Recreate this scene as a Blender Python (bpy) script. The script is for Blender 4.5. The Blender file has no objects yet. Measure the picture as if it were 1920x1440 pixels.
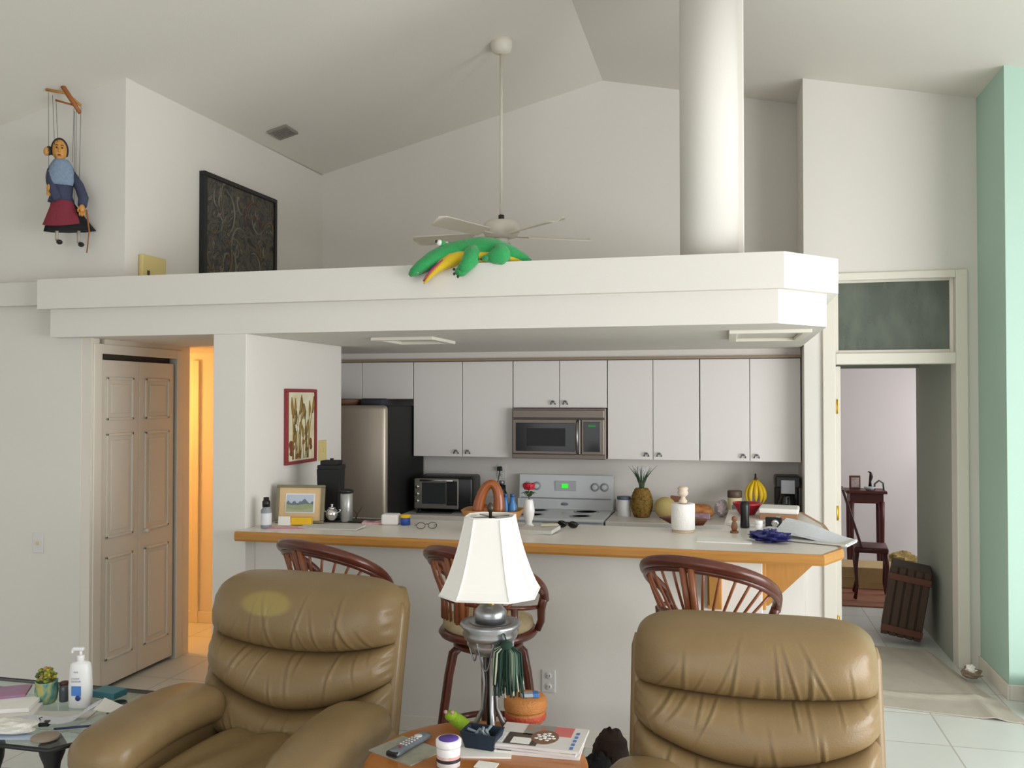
import bpy, bmesh, math, random
from mathutils import Vector, Matrix, Euler
random.seed(7)
C = bpy.context.scene.collection
PI = math.pi
R = math.radians

# ------------------------------------------------------------------ camera
EYE = 1.8; FOC = 1640.0; YAW = R(13.7); PITCH = math.atan(26 / FOC)
cam_data = bpy.data.cameras.new('camera')
cam_data.sensor_width = 36.0
cam_data.lens = 36.0 * FOC / 1920.0
cam_data.clip_start = 0.05
cam = bpy.data.objects.new('camera', cam_data)
cam.location = (0, 0, EYE)
cam.rotation_euler = (PI / 2 + PITCH, 0, YAW)
C.objects.link(cam)
bpy.context.scene.camera = cam

# ------------------------------------------------------------------ world, daylight, exposure
world = bpy.data.worlds.new('sky')
bpy.context.scene.world = world
world.use_nodes = True
wb = world.node_tree.nodes['Background']
wb.inputs[0].default_value = (0.97, 0.98, 1.0, 1)
wb.inputs[1].default_value = 0.74
_wn = world.node_tree.nodes; _wl = world.node_tree.links       # bright overcast sky over darker ground
_tc = _wn.new('ShaderNodeTexCoord'); _sx = _wn.new('ShaderNodeSeparateXYZ'); _cr = _wn.new('ShaderNodeValToRGB')
_mr = _wn.new('ShaderNodeMapRange'); _mr.inputs[1].default_value = -1.0
_wl.new(_tc.outputs['Generated'], _sx.inputs[0]); _wl.new(_sx.outputs['Z'], _mr.inputs[0]); _wl.new(_mr.outputs[0], _cr.inputs[0])
_cr.color_ramp.elements[0].position = 0.47; _cr.color_ramp.elements[0].color = (0.36, 0.36, 0.35, 1)
_cr.color_ramp.elements[1].position = 0.53; _cr.color_ramp.elements[1].color = (0.97, 0.98, 1.0, 1)
_wl.new(_cr.outputs[0], wb.inputs[0])

def area(name, loc, target, sx, sy, power, color=(1, 1, 1)):
    d = bpy.data.lights.new(name, 'AREA')
    d.shape = 'RECTANGLE'; d.size = sx; d.size_y = sy; d.energy = power; d.color = color
    o = bpy.data.objects.new(name, d)
    o.location = loc
    o.rotation_euler = (Vector(target) - Vector(loc)).to_track_quat('-Z', 'Y').to_euler()
    C.objects.link(o)
    return o

# daylight through the sliding doors on the right and the glass doors behind the camera
area('sliding_door_daylight', (4.1, 1.8, 1.3), (0, 3.0, 1.35), 4.2, 2.1, 255, (0.97, 0.98, 1.0))
area('back_door_daylight', (-1.2, -2.6, 1.7), (-1.2, 4.0, 1.3), 4.5, 2.3, 50, (0.96, 0.98, 1.0))
# daylight from the windows of the room beyond the doorway
area('far_room_daylight', (2.9, 9.0, 1.6), (1.2, 9.6, 1.0), 1.6, 1.6, 30, (1.0, 0.97, 0.98))

vs = bpy.context.scene.view_settings
vs.view_transform = 'Standard'
vs.look = 'None'
vs.gamma = 1.0
vs.use_curve_mapping = False
vs.exposure = 0.06

# ------------------------------------------------------------------ pixel to place
_f0 = Vector((-math.sin(YAW), math.cos(YAW), 0)); _u0 = Vector((0, 0, 1))
_r = Vector((math.cos(YAW), math.sin(YAW), 0))
_f = _f0 * math.cos(PITCH) + _u0 * math.sin(PITCH)
_u = _u0 * math.cos(PITCH) - _f0 * math.sin(PITCH)
EYEV = Vector((0, 0, EYE))
def ray(x, y): return _f + _r * ((x - 960) / FOC) + _u * ((720 - y) / FOC)
def atY(x, y, v): d = ray(x, y); return EYEV + d * (v / d.y)
def atX(x, y, v): d = ray(x, y); return EYEV + d * (v / d.x)
def atZ(x, y, v): d = ray(x, y); return EYEV + d * ((v - EYE) / d.z)

# ------------------------------------------------------------------ materials
def lin(c):
    c = c / 255.0
    return c / 12.92 if c <= 0.04045 else ((c + 0.055) / 1.055) ** 2.4
def rgb(h):
    h = h.lstrip('#')
    return tuple(lin(int(h[i:i + 2], 16)) for i in (0, 2, 4))
MATS = {}
def mat(name, color, rough=0.6, metal=0.0, noise=(12.0, 0.06), bump=None, spec=0.5, coat=0.0, trans=0.0,
        emit=None, color2=None, stretch=(1, 1, 1), sheen=0.0, alpha=1.0):
    if name in MATS: return MATS[name]
    m = bpy.data.materials.new(name); m.use_nodes = True
    nt = m.node_tree; n = nt.nodes; L = nt.links
    b = n['Principled BSDF']
    c = rgb(color)
    b.inputs['Roughness'].default_value = rough
    b.inputs['Metallic'].default_value = metal
    b.inputs['Specular IOR Level'].default_value = spec
    b.inputs['Coat Weight'].default_value = coat
    b.inputs['Transmission Weight'].default_value = trans
    b.inputs['Sheen Weight'].default_value = sheen
    b.inputs['Alpha'].default_value = alpha
    tc = n.new('ShaderNodeTexCoord'); mp = n.new('ShaderNodeMapping')
    mp.inputs['Scale'].default_value = stretch
    L.new(tc.outputs['Object'], mp.inputs['Vector'])
    if noise:
        nz = n.new('ShaderNodeTexNoise'); nz.inputs['Scale'].default_value = noise[0]
        nz.inputs['Detail'].default_value = 4
        L.new(mp.outputs[0], nz.inputs['Vector'])
        mx = n.new('ShaderNodeMix'); mx.data_type = 'RGBA'
        c2 = rgb(color2) if color2 else tuple(min(1, v * (1 + noise[1])) for v in c)
        c1 = c if color2 else tuple(v * (1 - noise[1]) for v in c)
        mx.inputs[6].default_value = (*c1, 1); mx.inputs[7].default_value = (*c2, 1)
        L.new(nz.outputs['Fac'], mx.inputs[0]); L.new(mx.outputs[2], b.inputs['Base Color'])
    else:
        b.inputs['Base Color'].default_value = (*c, 1)
    if bump:
        nb = n.new('ShaderNodeTexNoise'); nb.inputs['Scale'].default_value = bump[0]; nb.inputs['Detail'].default_value = 3
        L.new(mp.outputs[0], nb.inputs['Vector'])
        bp = n.new('ShaderNodeBump'); bp.inputs['Strength'].default_value = bump[1]; bp.inputs['Distance'].default_value = 0.01
        L.new(nb.outputs['Fac'], bp.inputs['Height']); L.new(bp.outputs[0], b.inputs['Normal'])
    if emit:
        b.inputs['Emission Color'].default_value = (*rgb(emit[0]), 1)
        b.inputs['Emission Strength'].default_value = emit[1]
    MATS[name] = m
    return m

WALL = mat('white_wall', '#e2ded6', 0.85, noise=(3, 0.015), bump=(180, 0.06))
CEIL = mat('white_ceiling', '#dfdbd2', 0.9, noise=(3, 0.015), bump=(120, 0.08))
TRIMW = mat('white_trim', '#e4dfd2', 0.5, noise=(3, 0.02))
GREEN = mat('mint_wall', '#b3d0c1', 0.8, noise=(3, 0.02), bump=(180, 0.05))
CREAM = mat('cream_door', '#e2dccf', 0.55, noise=(4, 0.02))
CAB = mat('white_cabinet', '#e6e1dc', 0.4, noise=(3, 0.015))
GAP = mat('dark_gap', '#4a4238', 0.8, noise=(5, 0.1))
OAK = mat('honey_oak', '#c08a45', 0.4, noise=(9, 0.1), color2='#a8732f', stretch=(1, 8, 8), bump=(30, 0.05))
OAKV = mat('honey_oak_upright', '#c58f48', 0.45, noise=(9, 0.1), color2='#b07a36', stretch=(8, 8, 1))
LAMI = mat('speckled_laminate', '#ebe6de', 0.35, noise=(160, 0.1), color2='#d9d2c8')
STEEL = mat('stainless_steel', '#b9ae9f', 0.42, 0.7, noise=(6, 0.08), stretch=(30, 30, 1))
BLACK = mat('black_plastic', '#101012', 0.35, noise=(20, 0.2))
MATTEB = mat('matte_black', '#131314', 0.7, noise=(20, 0.2))
BGLASS = mat('black_glass', '#08090a', 0.12, noise=(10, 0.2))
CHROME = mat('chrome', '#d5d5d5', 0.15, 1.0, noise=(10, 0.03))
GREYM = mat('grey_metal', '#8f9092', 0.35, 0.9, noise=(20, 0.1))
BRASS = mat('brass', '#c8a13c', 0.35, 0.9, noise=(20, 0.1))
WHITEP = mat('white_plastic', '#ececea', 0.35, noise=(10, 0.02))
APPW = mat('white_enamel', '#dfe2e4', 0.25, noise=(6, 0.02))
PAPER = mat('white_paper', '#eceae4', 0.8, noise=(25, 0.05))
NEWS = mat('newsprint', '#d8d6ce', 0.85, noise=(90, 0.1), color2='#b9b8b2', stretch=(1, 6, 1))
RATTAN = mat('dark_rattan', '#6a2f19', 0.35, noise=(25, 0.2), color2='#431a0e', coat=0.3)
RATTANL = mat('light_rattan', '#96562f', 0.4, noise=(25, 0.2), color2='#7a3f1f', coat=0.2)
RED = mat('red_cloth', '#a3202c', 0.6, noise=(20, 0.15))
GREYT = mat('grey_print', '#6b7078', 0.6, noise=(40, 0.1))
BLUE = mat('blue_print', '#2d6fc4', 0.5, noise=(20, 0.1))
NAVY = mat('navy_cloth', '#1d2a4c', 0.6, noise=(20, 0.25))
YEL = mat('yellow_card', '#e8b91c', 0.5, noise=(20, 0.08))
TAN = mat('tan_card', '#d8b98c', 0.7, noise=(20, 0.05))
IVORY = mat('ivory_plate', '#d9c684', 0.45, noise=(10, 0.03))
OUTW = mat('outlet_white', '#dedcd8', 0.4, noise=(10, 0.02))

def leather():
    m = mat('olive_tan_leather', '#8b7450', 0.36, noise=(7, 0.1), color2='#7f6845', bump=(140, 0.1), spec=0.45)
    return m
LEATHER = leather()

def leather_oval():
    """the same leather with one soft-edged paler oval in its colour"""
    m = bpy.data.materials.new('olive_tan_leather_oval'); m.use_nodes = True
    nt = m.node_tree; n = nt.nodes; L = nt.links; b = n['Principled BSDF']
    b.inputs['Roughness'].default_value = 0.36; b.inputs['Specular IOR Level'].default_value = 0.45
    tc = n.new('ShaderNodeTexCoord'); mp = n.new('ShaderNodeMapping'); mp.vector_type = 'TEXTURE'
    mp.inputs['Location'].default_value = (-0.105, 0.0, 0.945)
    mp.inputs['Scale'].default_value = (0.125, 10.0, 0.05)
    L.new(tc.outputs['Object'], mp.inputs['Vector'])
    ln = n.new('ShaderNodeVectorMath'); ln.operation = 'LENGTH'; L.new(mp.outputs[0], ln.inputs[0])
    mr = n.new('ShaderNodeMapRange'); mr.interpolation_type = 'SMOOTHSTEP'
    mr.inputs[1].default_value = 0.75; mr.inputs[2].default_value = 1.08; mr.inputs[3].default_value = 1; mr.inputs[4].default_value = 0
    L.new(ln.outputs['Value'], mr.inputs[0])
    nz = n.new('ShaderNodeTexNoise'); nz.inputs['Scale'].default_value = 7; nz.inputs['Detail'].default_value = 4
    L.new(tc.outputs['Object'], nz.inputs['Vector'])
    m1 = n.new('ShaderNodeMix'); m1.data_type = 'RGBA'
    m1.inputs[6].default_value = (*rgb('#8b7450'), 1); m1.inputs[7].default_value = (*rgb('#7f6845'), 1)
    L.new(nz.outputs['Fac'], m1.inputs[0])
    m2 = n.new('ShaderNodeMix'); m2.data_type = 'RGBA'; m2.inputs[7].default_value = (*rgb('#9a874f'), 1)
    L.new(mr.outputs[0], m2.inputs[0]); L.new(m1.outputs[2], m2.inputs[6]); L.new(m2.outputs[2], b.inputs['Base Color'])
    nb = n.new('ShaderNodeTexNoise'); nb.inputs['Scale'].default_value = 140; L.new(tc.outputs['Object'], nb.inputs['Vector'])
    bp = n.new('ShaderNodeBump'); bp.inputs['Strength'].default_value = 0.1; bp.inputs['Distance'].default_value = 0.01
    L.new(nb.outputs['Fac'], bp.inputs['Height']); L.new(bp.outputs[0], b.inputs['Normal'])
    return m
LEATHER_OVAL = leather_oval()

def tile_floor():
    m = bpy.data.materials.new('white_floor_tile'); m.use_nodes = True
    nt = m.node_tree; n = nt.nodes; L = nt.links; b = n['Principled BSDF']
    tc = n.new('ShaderNodeTexCoord'); mp = n.new('ShaderNodeMapping')
    mp.inputs['Location'].default_value = (0.25, 0.1, 0)
    br = n.new('ShaderNodeTexBrick'); br.offset = 0.0; br.squash = 1.0
    br.inputs['Scale'].default_value = 1.0; br.inputs['Brick Width'].default_value = 0.46; br.inputs['Row Height'].default_value = 0.46
    br.inputs['Mortar Size'].default_value = 0.005; br.inputs['Mortar Smooth'].default_value = 0.3
    br.inputs['Color1'].default_value = (*rgb('#dfe2dd'), 1); br.inputs['Color2'].default_value = (*rgb('#d9dcd6'), 1)
    br.inputs['Mortar'].default_value = (*rgb('#bdb9b0'), 1)
    L.new(tc.outputs['Object'], mp.inputs[0]); L.new(mp.outputs[0], br.inputs['Vector'])
    nz = n.new('ShaderNodeTexNoise'); nz.inputs['Scale'].default_value = 5; nz.inputs['Detail'].default_value = 5
    L.new(tc.outputs['Object'], nz.inputs['Vector'])
    mx = n.new('ShaderNodeMix'); mx.data_type = 'RGBA'; mx.blend_type = 'MULTIPLY'; mx.inputs[0].default_value = 0.07
    L.new(br.outputs['Color'], mx.inputs[6]); L.new(nz.outputs['Fac'], mx.inputs[7])
    L.new(mx.outputs[2], b.inputs['Base Color'])
    b.inputs['Roughness'].default_value = 0.32
    bp = n.new('ShaderNodeBump'); bp.inputs['Strength'].default_value = 0.3; bp.inputs['Distance'].default_value = 0.003
    bp.invert = True
    L.new(br.outputs['Fac'], bp.inputs['Height']); L.new(bp.outputs[0], b.inputs['Normal'])
    return m
TILE = tile_floor()

def blotch(name, colors, scale, rough=0.6, stretch=(1, 1, 1), distort=1.5):
    m = bpy.data.materials.new(name); m.use_nodes = True
    nt = m.node_tree; n = nt.nodes; L = nt.links; b = n['Principled BSDF']
    tc = n.new('ShaderNodeTexCoord'); mp = n.new('ShaderNodeMapping'); mp.inputs['Scale'].default_value = stretch
    nz = n.new('ShaderNodeTexNoise'); nz.inputs['Scale'].default_value = scale; nz.inputs['Detail'].default_value = 6
    nz.inputs['Distortion'].default_value = distort
    cr = n.new('ShaderNodeValToRGB')
    els = cr.color_ramp.elements
    while len(els) < len(colors): els.new(0.5)
    for i, c in enumerate(colors):
        els[i].position = 0.28 + 0.44 * i / (len(colors) - 1); els[i].color = (*rgb(c), 1)
    L.new(tc.outputs['Object'], mp.inputs[0]); L.new(mp.outputs[0], nz.inputs['Vector'])
    L.new(nz.outputs['Fac'], cr.inputs[0]); L.new(cr.outputs[0], b.inputs['Base Color'])
    b.inputs['Roughness'].default_value = rough
    return m

def glass(name, tint, rough=0.03):
    m = bpy.data.materials.new(name); m.use_nodes = True
    nt = m.node_tree; n = nt.nodes; L = nt.links
    n.remove(n['Principled BSDF'])
    t = n.new('ShaderNodeBsdfTransparent'); t.inputs[0].default_value = (*tint, 1)
    g = n.new('ShaderNodeBsdfGlossy'); g.inputs['Roughness'].default_value = rough
    lw = n.new('ShaderNodeLayerWeight'); lw.inputs[0].default_value = 0.5
    pw = n.new('ShaderNodeMath'); pw.operation = 'POWER'; pw.inputs[1].default_value = 4.0
    ml = n.new('ShaderNodeMath'); ml.operation = 'MULTIPLY_ADD'; ml.inputs[1].default_value = 0.5; ml.inputs[2].default_value = 0.04
    L.new(lw.outputs['Facing'], pw.inputs[0]); L.new(pw.outputs[0], ml.inputs[0])
    mx = n.new('ShaderNodeMixShader')
    L.new(ml.outputs[0], mx.inputs[0]); L.new(t.outputs[0], mx.inputs[1]); L.new(g.outputs[0], mx.inputs[2])
    L.new(mx.outputs[0], n['Material Output'].inputs['Surface'])
    return m
GLASSC = glass('clear_glass', (0.86, 0.92, 0.9))
GLASSD = glass('dim_window_glass', (0.5, 0.56, 0.52), 0.08)
def pane_reflections():  # uneven grey-green diffuse paints blotchy reflections into the transom pane
    nt = GLASSD.node_tree; n = nt.nodes; L = nt.links
    out = n['Material Output']; src = out.inputs['Surface'].links[0].from_socket
    df = n.new('ShaderNodeBsdfDiffuse'); df.inputs[0].default_value = (*rgb('#8f968a'), 1)
    tc = n.new('ShaderNodeTexCoord'); mp = n.new('ShaderNodeMapping'); mp.inputs['Scale'].default_value = (3, 1, 1.2)
    nz = n.new('ShaderNodeTexNoise'); nz.inputs['Scale'].default_value = 2.5; nz.inputs['Detail'].default_value = 5
    mr = n.new('ShaderNodeMapRange'); mr.inputs[1].default_value = .3; mr.inputs[2].default_value = .7; mr.inputs[3].default_value = .3; mr.inputs[4].default_value = .55
    L.new(tc.outputs['Object'], mp.inputs[0]); L.new(mp.outputs[0], nz.inputs['Vector']); L.new(nz.outputs['Fac'], mr.inputs[0])
    mx = n.new('ShaderNodeMixShader'); L.new(mr.outputs[0], mx.inputs[0]); L.new(src, mx.inputs[1]); L.new(df.outputs[0], mx.inputs[2])
    L.new(mx.outputs[0], out.inputs['Surface'])
pane_reflections()

# ------------------------------------------------------------------ mesh builder
def rot2(x, y, a): return (x * math.cos(a) - y * math.sin(a), x * math.sin(a) + y * math.cos(a))

class MB:
    def __init__(self): self.v = []; self.f = []; self.mi = []; self.sm = []; self.m = 0
    def add(self, vs, fs, smooth=True, M=None):
        o = len(self.v)
        for p in vs:
            p = Vector(p)
            if M is not None: p = M @ p
            self.v.append(p)
        for f in fs:
            self.f.append([i + o for i in f]); self.mi.append(self.m); self.sm.append(smooth)
        return self
    def bmadd(self, bm, smooth, M=None):
        bm.verts.index_update()
        vs = [v.co.copy() for v in bm.verts]; fs = [[v.index for v in f.verts] for f in bm.faces]
        bm.free(); return self.add(vs, fs, smooth, M)
    def box(self, x0, x1, y0, y1, z0, z1, bev=0.0, seg=2, M=None):
        bm = bmesh.new(); bmesh.ops.create_cube(bm, size=1)
        for v in bm.verts:
            v.co = Vector((x0 if v.co.x < 0 else x1, y0 if v.co.y < 0 else y1, z0 if v.co.z < 0 else z1))
        if bev > 0:
            bev = min(bev, 0.49 * min(x1 - x0, y1 - y0, z1 - z0))
            bmesh.ops.bevel(bm, geom=bm.edges[:] , offset=bev, segments=seg, affect='EDGES', profile=0.5)
        return self.bmadd(bm, bev > 0.012, M)
    def prism(self, poly, z0, z1, M=None, smooth=False):
        n = len(poly)
        vs = [(x, y, z0) for x, y in poly] + [(x, y, z1) for x, y in poly]
        fs = [list(range(n))[::-1], list(range(n, 2 * n))] + [[i, (i + 1) % n, n + (i + 1) % n, n + i] for i in range(n)]
        return self.add(vs, fs, smooth, M)
    def prismY(self, poly, y0, y1):            # poly in (x, z)
        n = len(poly)
        vs = [(x, y0, z) for x, z in poly] + [(x, y1, z) for x, z in poly]
        fs = [list(range(n)), list(range(n, 2 * n))[::-1]] + [[i, (i + 1) % n, n + (i + 1) % n, n + i] for i in range(n)]
        return self.add(vs, fs, False)
    def loft(self, rings, cap=True, closed=False, smooth=True, M=None):
        n = len(rings[0]); vs = [p for r in rings for p in r]; fs = []
        k = len(rings)
        for i in range(k if closed else k - 1):
            a = i * n; b = ((i + 1) % k) * n
            for j in range(n):
                fs.append([a + j, a + (j + 1) % n, b + (j + 1) % n, b + j])
        if cap and not closed:
            fs.append(list(range(n))[::-1]); fs.append([(k - 1) * n + j for j in range(n)])
        return self.add(vs, fs, smooth, M)
    def lathe(self, prof, c=(0, 0, 0), n=24, M=None, cap=True, smooth=True):
        rings = [[(c[0] + r * math.cos(2 * PI * j / n), c[1] + r * math.sin(2 * PI * j / n), c[2] + z) for j in range(n)] for r, z in prof]
        return self.loft(rings, cap, False, smooth, M)
    def cyl(self, c, r, h, n=24, M=None, r2=None):
        r2 = r if r2 is None else r2
        b = min(r, h) * 0.06
        return self.lathe([(r - b, 0), (r, b), (r2, h - b), (max(r2 - b, 0.0005), h)], c, n, M)
    def tube(self, path, rad, n=8, closed=False, M=None, sy=1.0):
        P = [Vector(p) for p in path]; k = len(P)
        rads = rad if isinstance(rad, (list, tuple)) else [rad] * k
        rings = []; up = None
        for i in range(k):
            if closed: t = P[(i + 1) % k] - P[i - 1]
            else: t = P[min(i + 1, k - 1)] - P[max(i - 1, 0)]
            t.normalize()
            if up is None: up = Vector((0, 0, 1)) if abs(t.z) < 0.9 else Vector((1, 0, 0))
            s = t.cross(up)
            if s.length < 1e-5: s = t.orthogonal()
            s.normalize(); up = s.cross(t); up.normalize()
            rings.append([P[i] + (s * math.cos(2 * PI * j / n) + up * math.sin(2 * PI * j / n) * sy) * rads[i] for j in range(n)])
        return self.loft(rings, True, closed, True, M)
    def ball(self, c, r, nu=16, nv=10, M=None):
        rx, ry, rz = r if isinstance(r, (list, tuple)) else (r, r, r)
        rings = []
        for i in range(nv + 1):
            th = -PI / 2 + PI * i / nv; q = max(math.cos(th), 0.01)
            rings.append([(c[0] + rx * q * math.cos(2 * PI * j / nu), c[1] + ry * q * math.sin(2 * PI * j / nu), c[2] + rz * math.sin(th)) for j in range(nu)])
        return self.loft(rings, True, False, True, M)
    def grid(self, fn, nu, nv, M=None, smooth=True):
        vs = [fn(i / nu, j / nv) for j in range(nv + 1) for i in range(nu + 1)]; w = nu + 1
        fs = [[j * w + i, j * w + i + 1, (j + 1) * w + i + 1, (j + 1) * w + i] for j in range(nv) for i in range(nu)]
        return self.add(vs, fs, smooth, M)
    def sheet(self, fn, nu, nv, th, M=None):
        """a sheet with real thickness: fn(u,v) gives the upper side"""
        w = nu + 1; top = [Vector(fn(i / nu, j / nv)) for j in range(nv + 1) for i in range(nu + 1)]
        vs = top + [p - Vector((0, 0, th)) for p in top]; k = len(top)
        fs = [[j * w + i, j * w + i + 1, (j + 1) * w + i + 1, (j + 1) * w + i] for j in range(nv) for i in range(nu)]
        fs += [[i + k for i in f][::-1] for f in fs]
        rim = [i for i in range(w)] + [j * w + nu for j in range(1, nv + 1)] + [nv * w + i for i in range(nu - 1, -1, -1)] + [j * w for j in range(nv - 1, 0, -1)]
        for a in range(len(rim)):
            b = rim[(a + 1) % len(rim)]; fs.append([rim[a], b, b + k, rim[a] + k])
        return self.add(vs, fs, False, M)
    def build(self, name, mats, parent=None, loc=None, rot=None):
        me = bpy.data.meshes.new(name)
        me.from_pydata([tuple(p) for p in self.v], [], self.f)
        for m in (mats if isinstance(mats, (list, tuple)) else [mats]): me.materials.append(m)
        me.polygons.foreach_set('material_index', self.mi)
        me.polygons.foreach_set('use_smooth', self.sm)
        bm = bmesh.new(); bm.from_mesh(me); bmesh.ops.recalc_face_normals(bm, faces=bm.faces[:]); bm.to_mesh(me); bm.free()
        me.update()
        o = bpy.data.objects.new(name, me); C.objects.link(o)
        if parent: o.parent = parent
        if loc is not None: o.location = loc
        if rot is not None: o.rotation_euler = rot
        return o

def thing(name, label, cat, loc=(0, 0, 0), rz=0.0, group=None):
    o = bpy.data.objects.new(name, None); C.objects.link(o)
    o.empty_display_size = 0.05
    o.location = loc; o.rotation_euler = (0, 0, rz); o['label'] = label; o['category'] = cat
    if group: o['group'] = group
    return o
def tag(o, label, cat, group=None, kind=None):
    o['label'] = label; o['category'] = cat
    if group: o['group'] = group
    if kind: o['kind'] = kind
    return o
def struct(name, mb, m, parent=None):
    o = mb.build(name, m, parent)
    if parent is None: o['kind'] = 'structure'
    return o
def copy_tree(o, parent=None):
    c = o.copy(); C.objects.link(c)
    if parent: c.parent = parent
    for ch in [k for k in bpy.data.objects if k.parent == o]: copy_tree(ch, c)
    return c

# ================================================================== THE SETTING
XR, ZR = -0.946, 4.345
def zc(x): return ZR + 0.25 * (x - XR) if x < XR else ZR - 0.208 * (x - XR)

struct('floor', MB().box(-7.3, 4.4, -3.0, 11.0, -0.06, 0.0), TILE)
cl = MB().prismY([(-7.3, zc(-7.3)), (XR, ZR), (4.4, zc(4.4)), (4.4, zc(4.4) + .12), (XR, ZR + .12), (-7.3, zc(-7.3) + .12)], -3.0, 7.1)
struct('ceiling', cl, CEIL)
w = MB().prismY([(-5.4, 0), (0.6, 0), (0.6, zc(0.6)), (XR, ZR), (-5.4, zc(-5.4))], 6.95, 7.06)
struct('wall_back', w, WALL)
w = MB().prismY([(-7.3, 0), (-3.765, 0), (-3.765, 2.5), (-3.47, 2.5), (-3.47, zc(-3.47)), (-7.3, zc(-7.3))], 4.5, 4.62)
struct('wall_left', w, WALL)
w = MB().prism([(-3.47, 4.6), (-3.384, 6.95), (-3.5, 6.95), (-3.59, 4.6)], 2.5, zc(-3.43))
struct('wall_left_loft', w, WALL)
# closet wall with its folding door, facing the passage
w = MB().box(-3.9, -3.7, 4.62, 5.5, 2.085, 2.16).box(-3.9, -3.7, 5.36, 5.5, 0, 2.085).box(-3.765, -3.7, 4.502, 4.575, 0, 2.16).box(-3.9, -3.86, 4.575, 5.36, 0, 2.085)
struct('wall_closet', w, CREAM)
w = MB().box(-3.7, -3.69, 5.345, 5.41, 0, 2.13, 0.004).box(-3.7, -3.69, 4.52, 4.592, 0, 2.13, 0.004).box(-3.7, -3.69, 4.592, 5.345, 2.07, 2.13, 0.004)
struct('trim_1', w, CREAM)
d = MB().box(-3.745, -3.712, 4.597, 4.963, 0.025, 2.035, 0.004)
d1 = struct('door_1', d, CREAM)
d1['label'] = 'cream folding closet door with moulded panels in the passage'
MB().box(-3.745, -3.712, 4.967, 5.333, 0.025, 2.035, 0.004).build('door_leaf', CREAM, d1)
for y0 in (4.597, 4.967):
    for z0, z1 in ((1.66, 1.93), (0.93, 1.58), (0.18, 0.82)):
        p = MB()
        for (a, b, c, e) in ((y0 + .055, y0 + .31, z0, z0 + .018), (y0 + .055, y0 + .31, z1 - .018, z1), (y0 + .055, y0 + .073, z0, z1), (y0 + .292, y0 + .31, z0, z1)):
            p.box(-3.713, -3.703, a, b, c, e, 0.004)
        p.box(-3.713, -3.706, y0 + .1, y0 + .265, z0 + .045, z1 - .045, 0.003)
        p.build('panel', CREAM, d1)
MB().cyl((0, 0, 0), 0.012, 0.014, 12, Matrix.Translation((-3.712, 5.03, 0.93)) @ Matrix.Rotation(PI / 2, 4, 'Y')).ball((-3.692, 5.03, 0.93), 0.014, 12, 8).build('knob', CREAM, d1)
struct('trim_2', MB().box(-3.78, -3.75, 4.597, 5.333, 2.04, 2.085), GAP)
# passage behind: warm lamp-lit hall
struct('wall_hall_back', MB().box(-5.4, -3.3, 6.25, 6.35, 0, 2.16), WALL)
struct('baseboard_hall', MB().box(-5.3, -3.4, 6.235, 6.25, 0, 0.09, 0.004), TRIMW)
struct('wall_hall_left', MB().box(-5.5, -5.4, 4.62, 6.35, 0, 2.16), WALL)
struct('wall_hall_right', MB().box(-3.4, -3.3, 5.65, 6.95, 0, 2.16).box(-3.3, -2.81, 5.55, 5.65, 0, 2.16), WALL)
struct('ceiling_hall', MB().box(-5.4, -3.9, 4.62, 6.95, 2.16, 2.28), CEIL)
struct('trim_3', MB().box(-4.17, -4.11, 6.23, 6.25, 0.0, 2.1, 0.004), TRIMW)
# kitchen side wall, post and half wall under the bar
struct('wall_kitchen_left', MB().box(-2.81, -2.603, 4.4, 5.65, 0, 2.16, 0.004), WALL)
struct('wall_bar', MB().box(-2.603, 0.175, 4.5, 4.62, 0, 1.03, 0.004).box(0.1, 0.40, 4.86, 5.9, 0, 1.03), WALL)
struct('baseboard_bar', MB().box(-2.6, 0.175, 4.488, 4.5, 0, 0.085, 0.003), TRIMW)
# plant ledge over the kitchen
low = [(-3.9, 4.4), (0.25, 4.4), (0.5, 4.68), (0.52, 6.4), (0.52, 6.95), (-3.9, 6.95)]
top = [(-3.95, 4.35), (0.275, 4.35), (0.555, 4.66), (0.57, 6.4), (0.57, 6.95), (-3.95, 6.95)]
lg = MB().prism(low, 2.16, 2.325).prism(top, 2.325, 2.5).box(-7.3, -3.95, 4.44, 4.5, 2.36, 2.5)
struct('ledge', lg, WALL)
def frame_ring(x0, x1, y0, y1, z, wd=0.045, h=0.02):
    return MB().box(x0, x1, y0, y0 + wd, z - h, z, .004).box(x0, x1, y1 - wd, y1, z - h, z, .004).box(x0, x0 + wd, y0 + wd, y1 - wd, z - h, z, .004).box(x1 - wd, x1, y0 + wd, y1 - wd, z - h, z, .004)
struct('trim_4', frame_ring(0.02, 0.44, 4.78, 5.5, 2.16), TRIMW)
struct('trim_5', frame_ring(-2.05, -1.66, 4.85, 5.3, 2.16), TRIMW)
# dropped wall above the kitchen cabinets
struct('wall_above_cabinets', MB().box(-3.3, 0.53, 6.62, 6.95, 2.09, 2.16), WALL)
struct('trim_6', MB().box(-3.3, 0.53, 6.585, 6.62, 2.09, 2.108, 0.003), mat('brown_moulding', '#9d8a72', 0.6))
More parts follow.
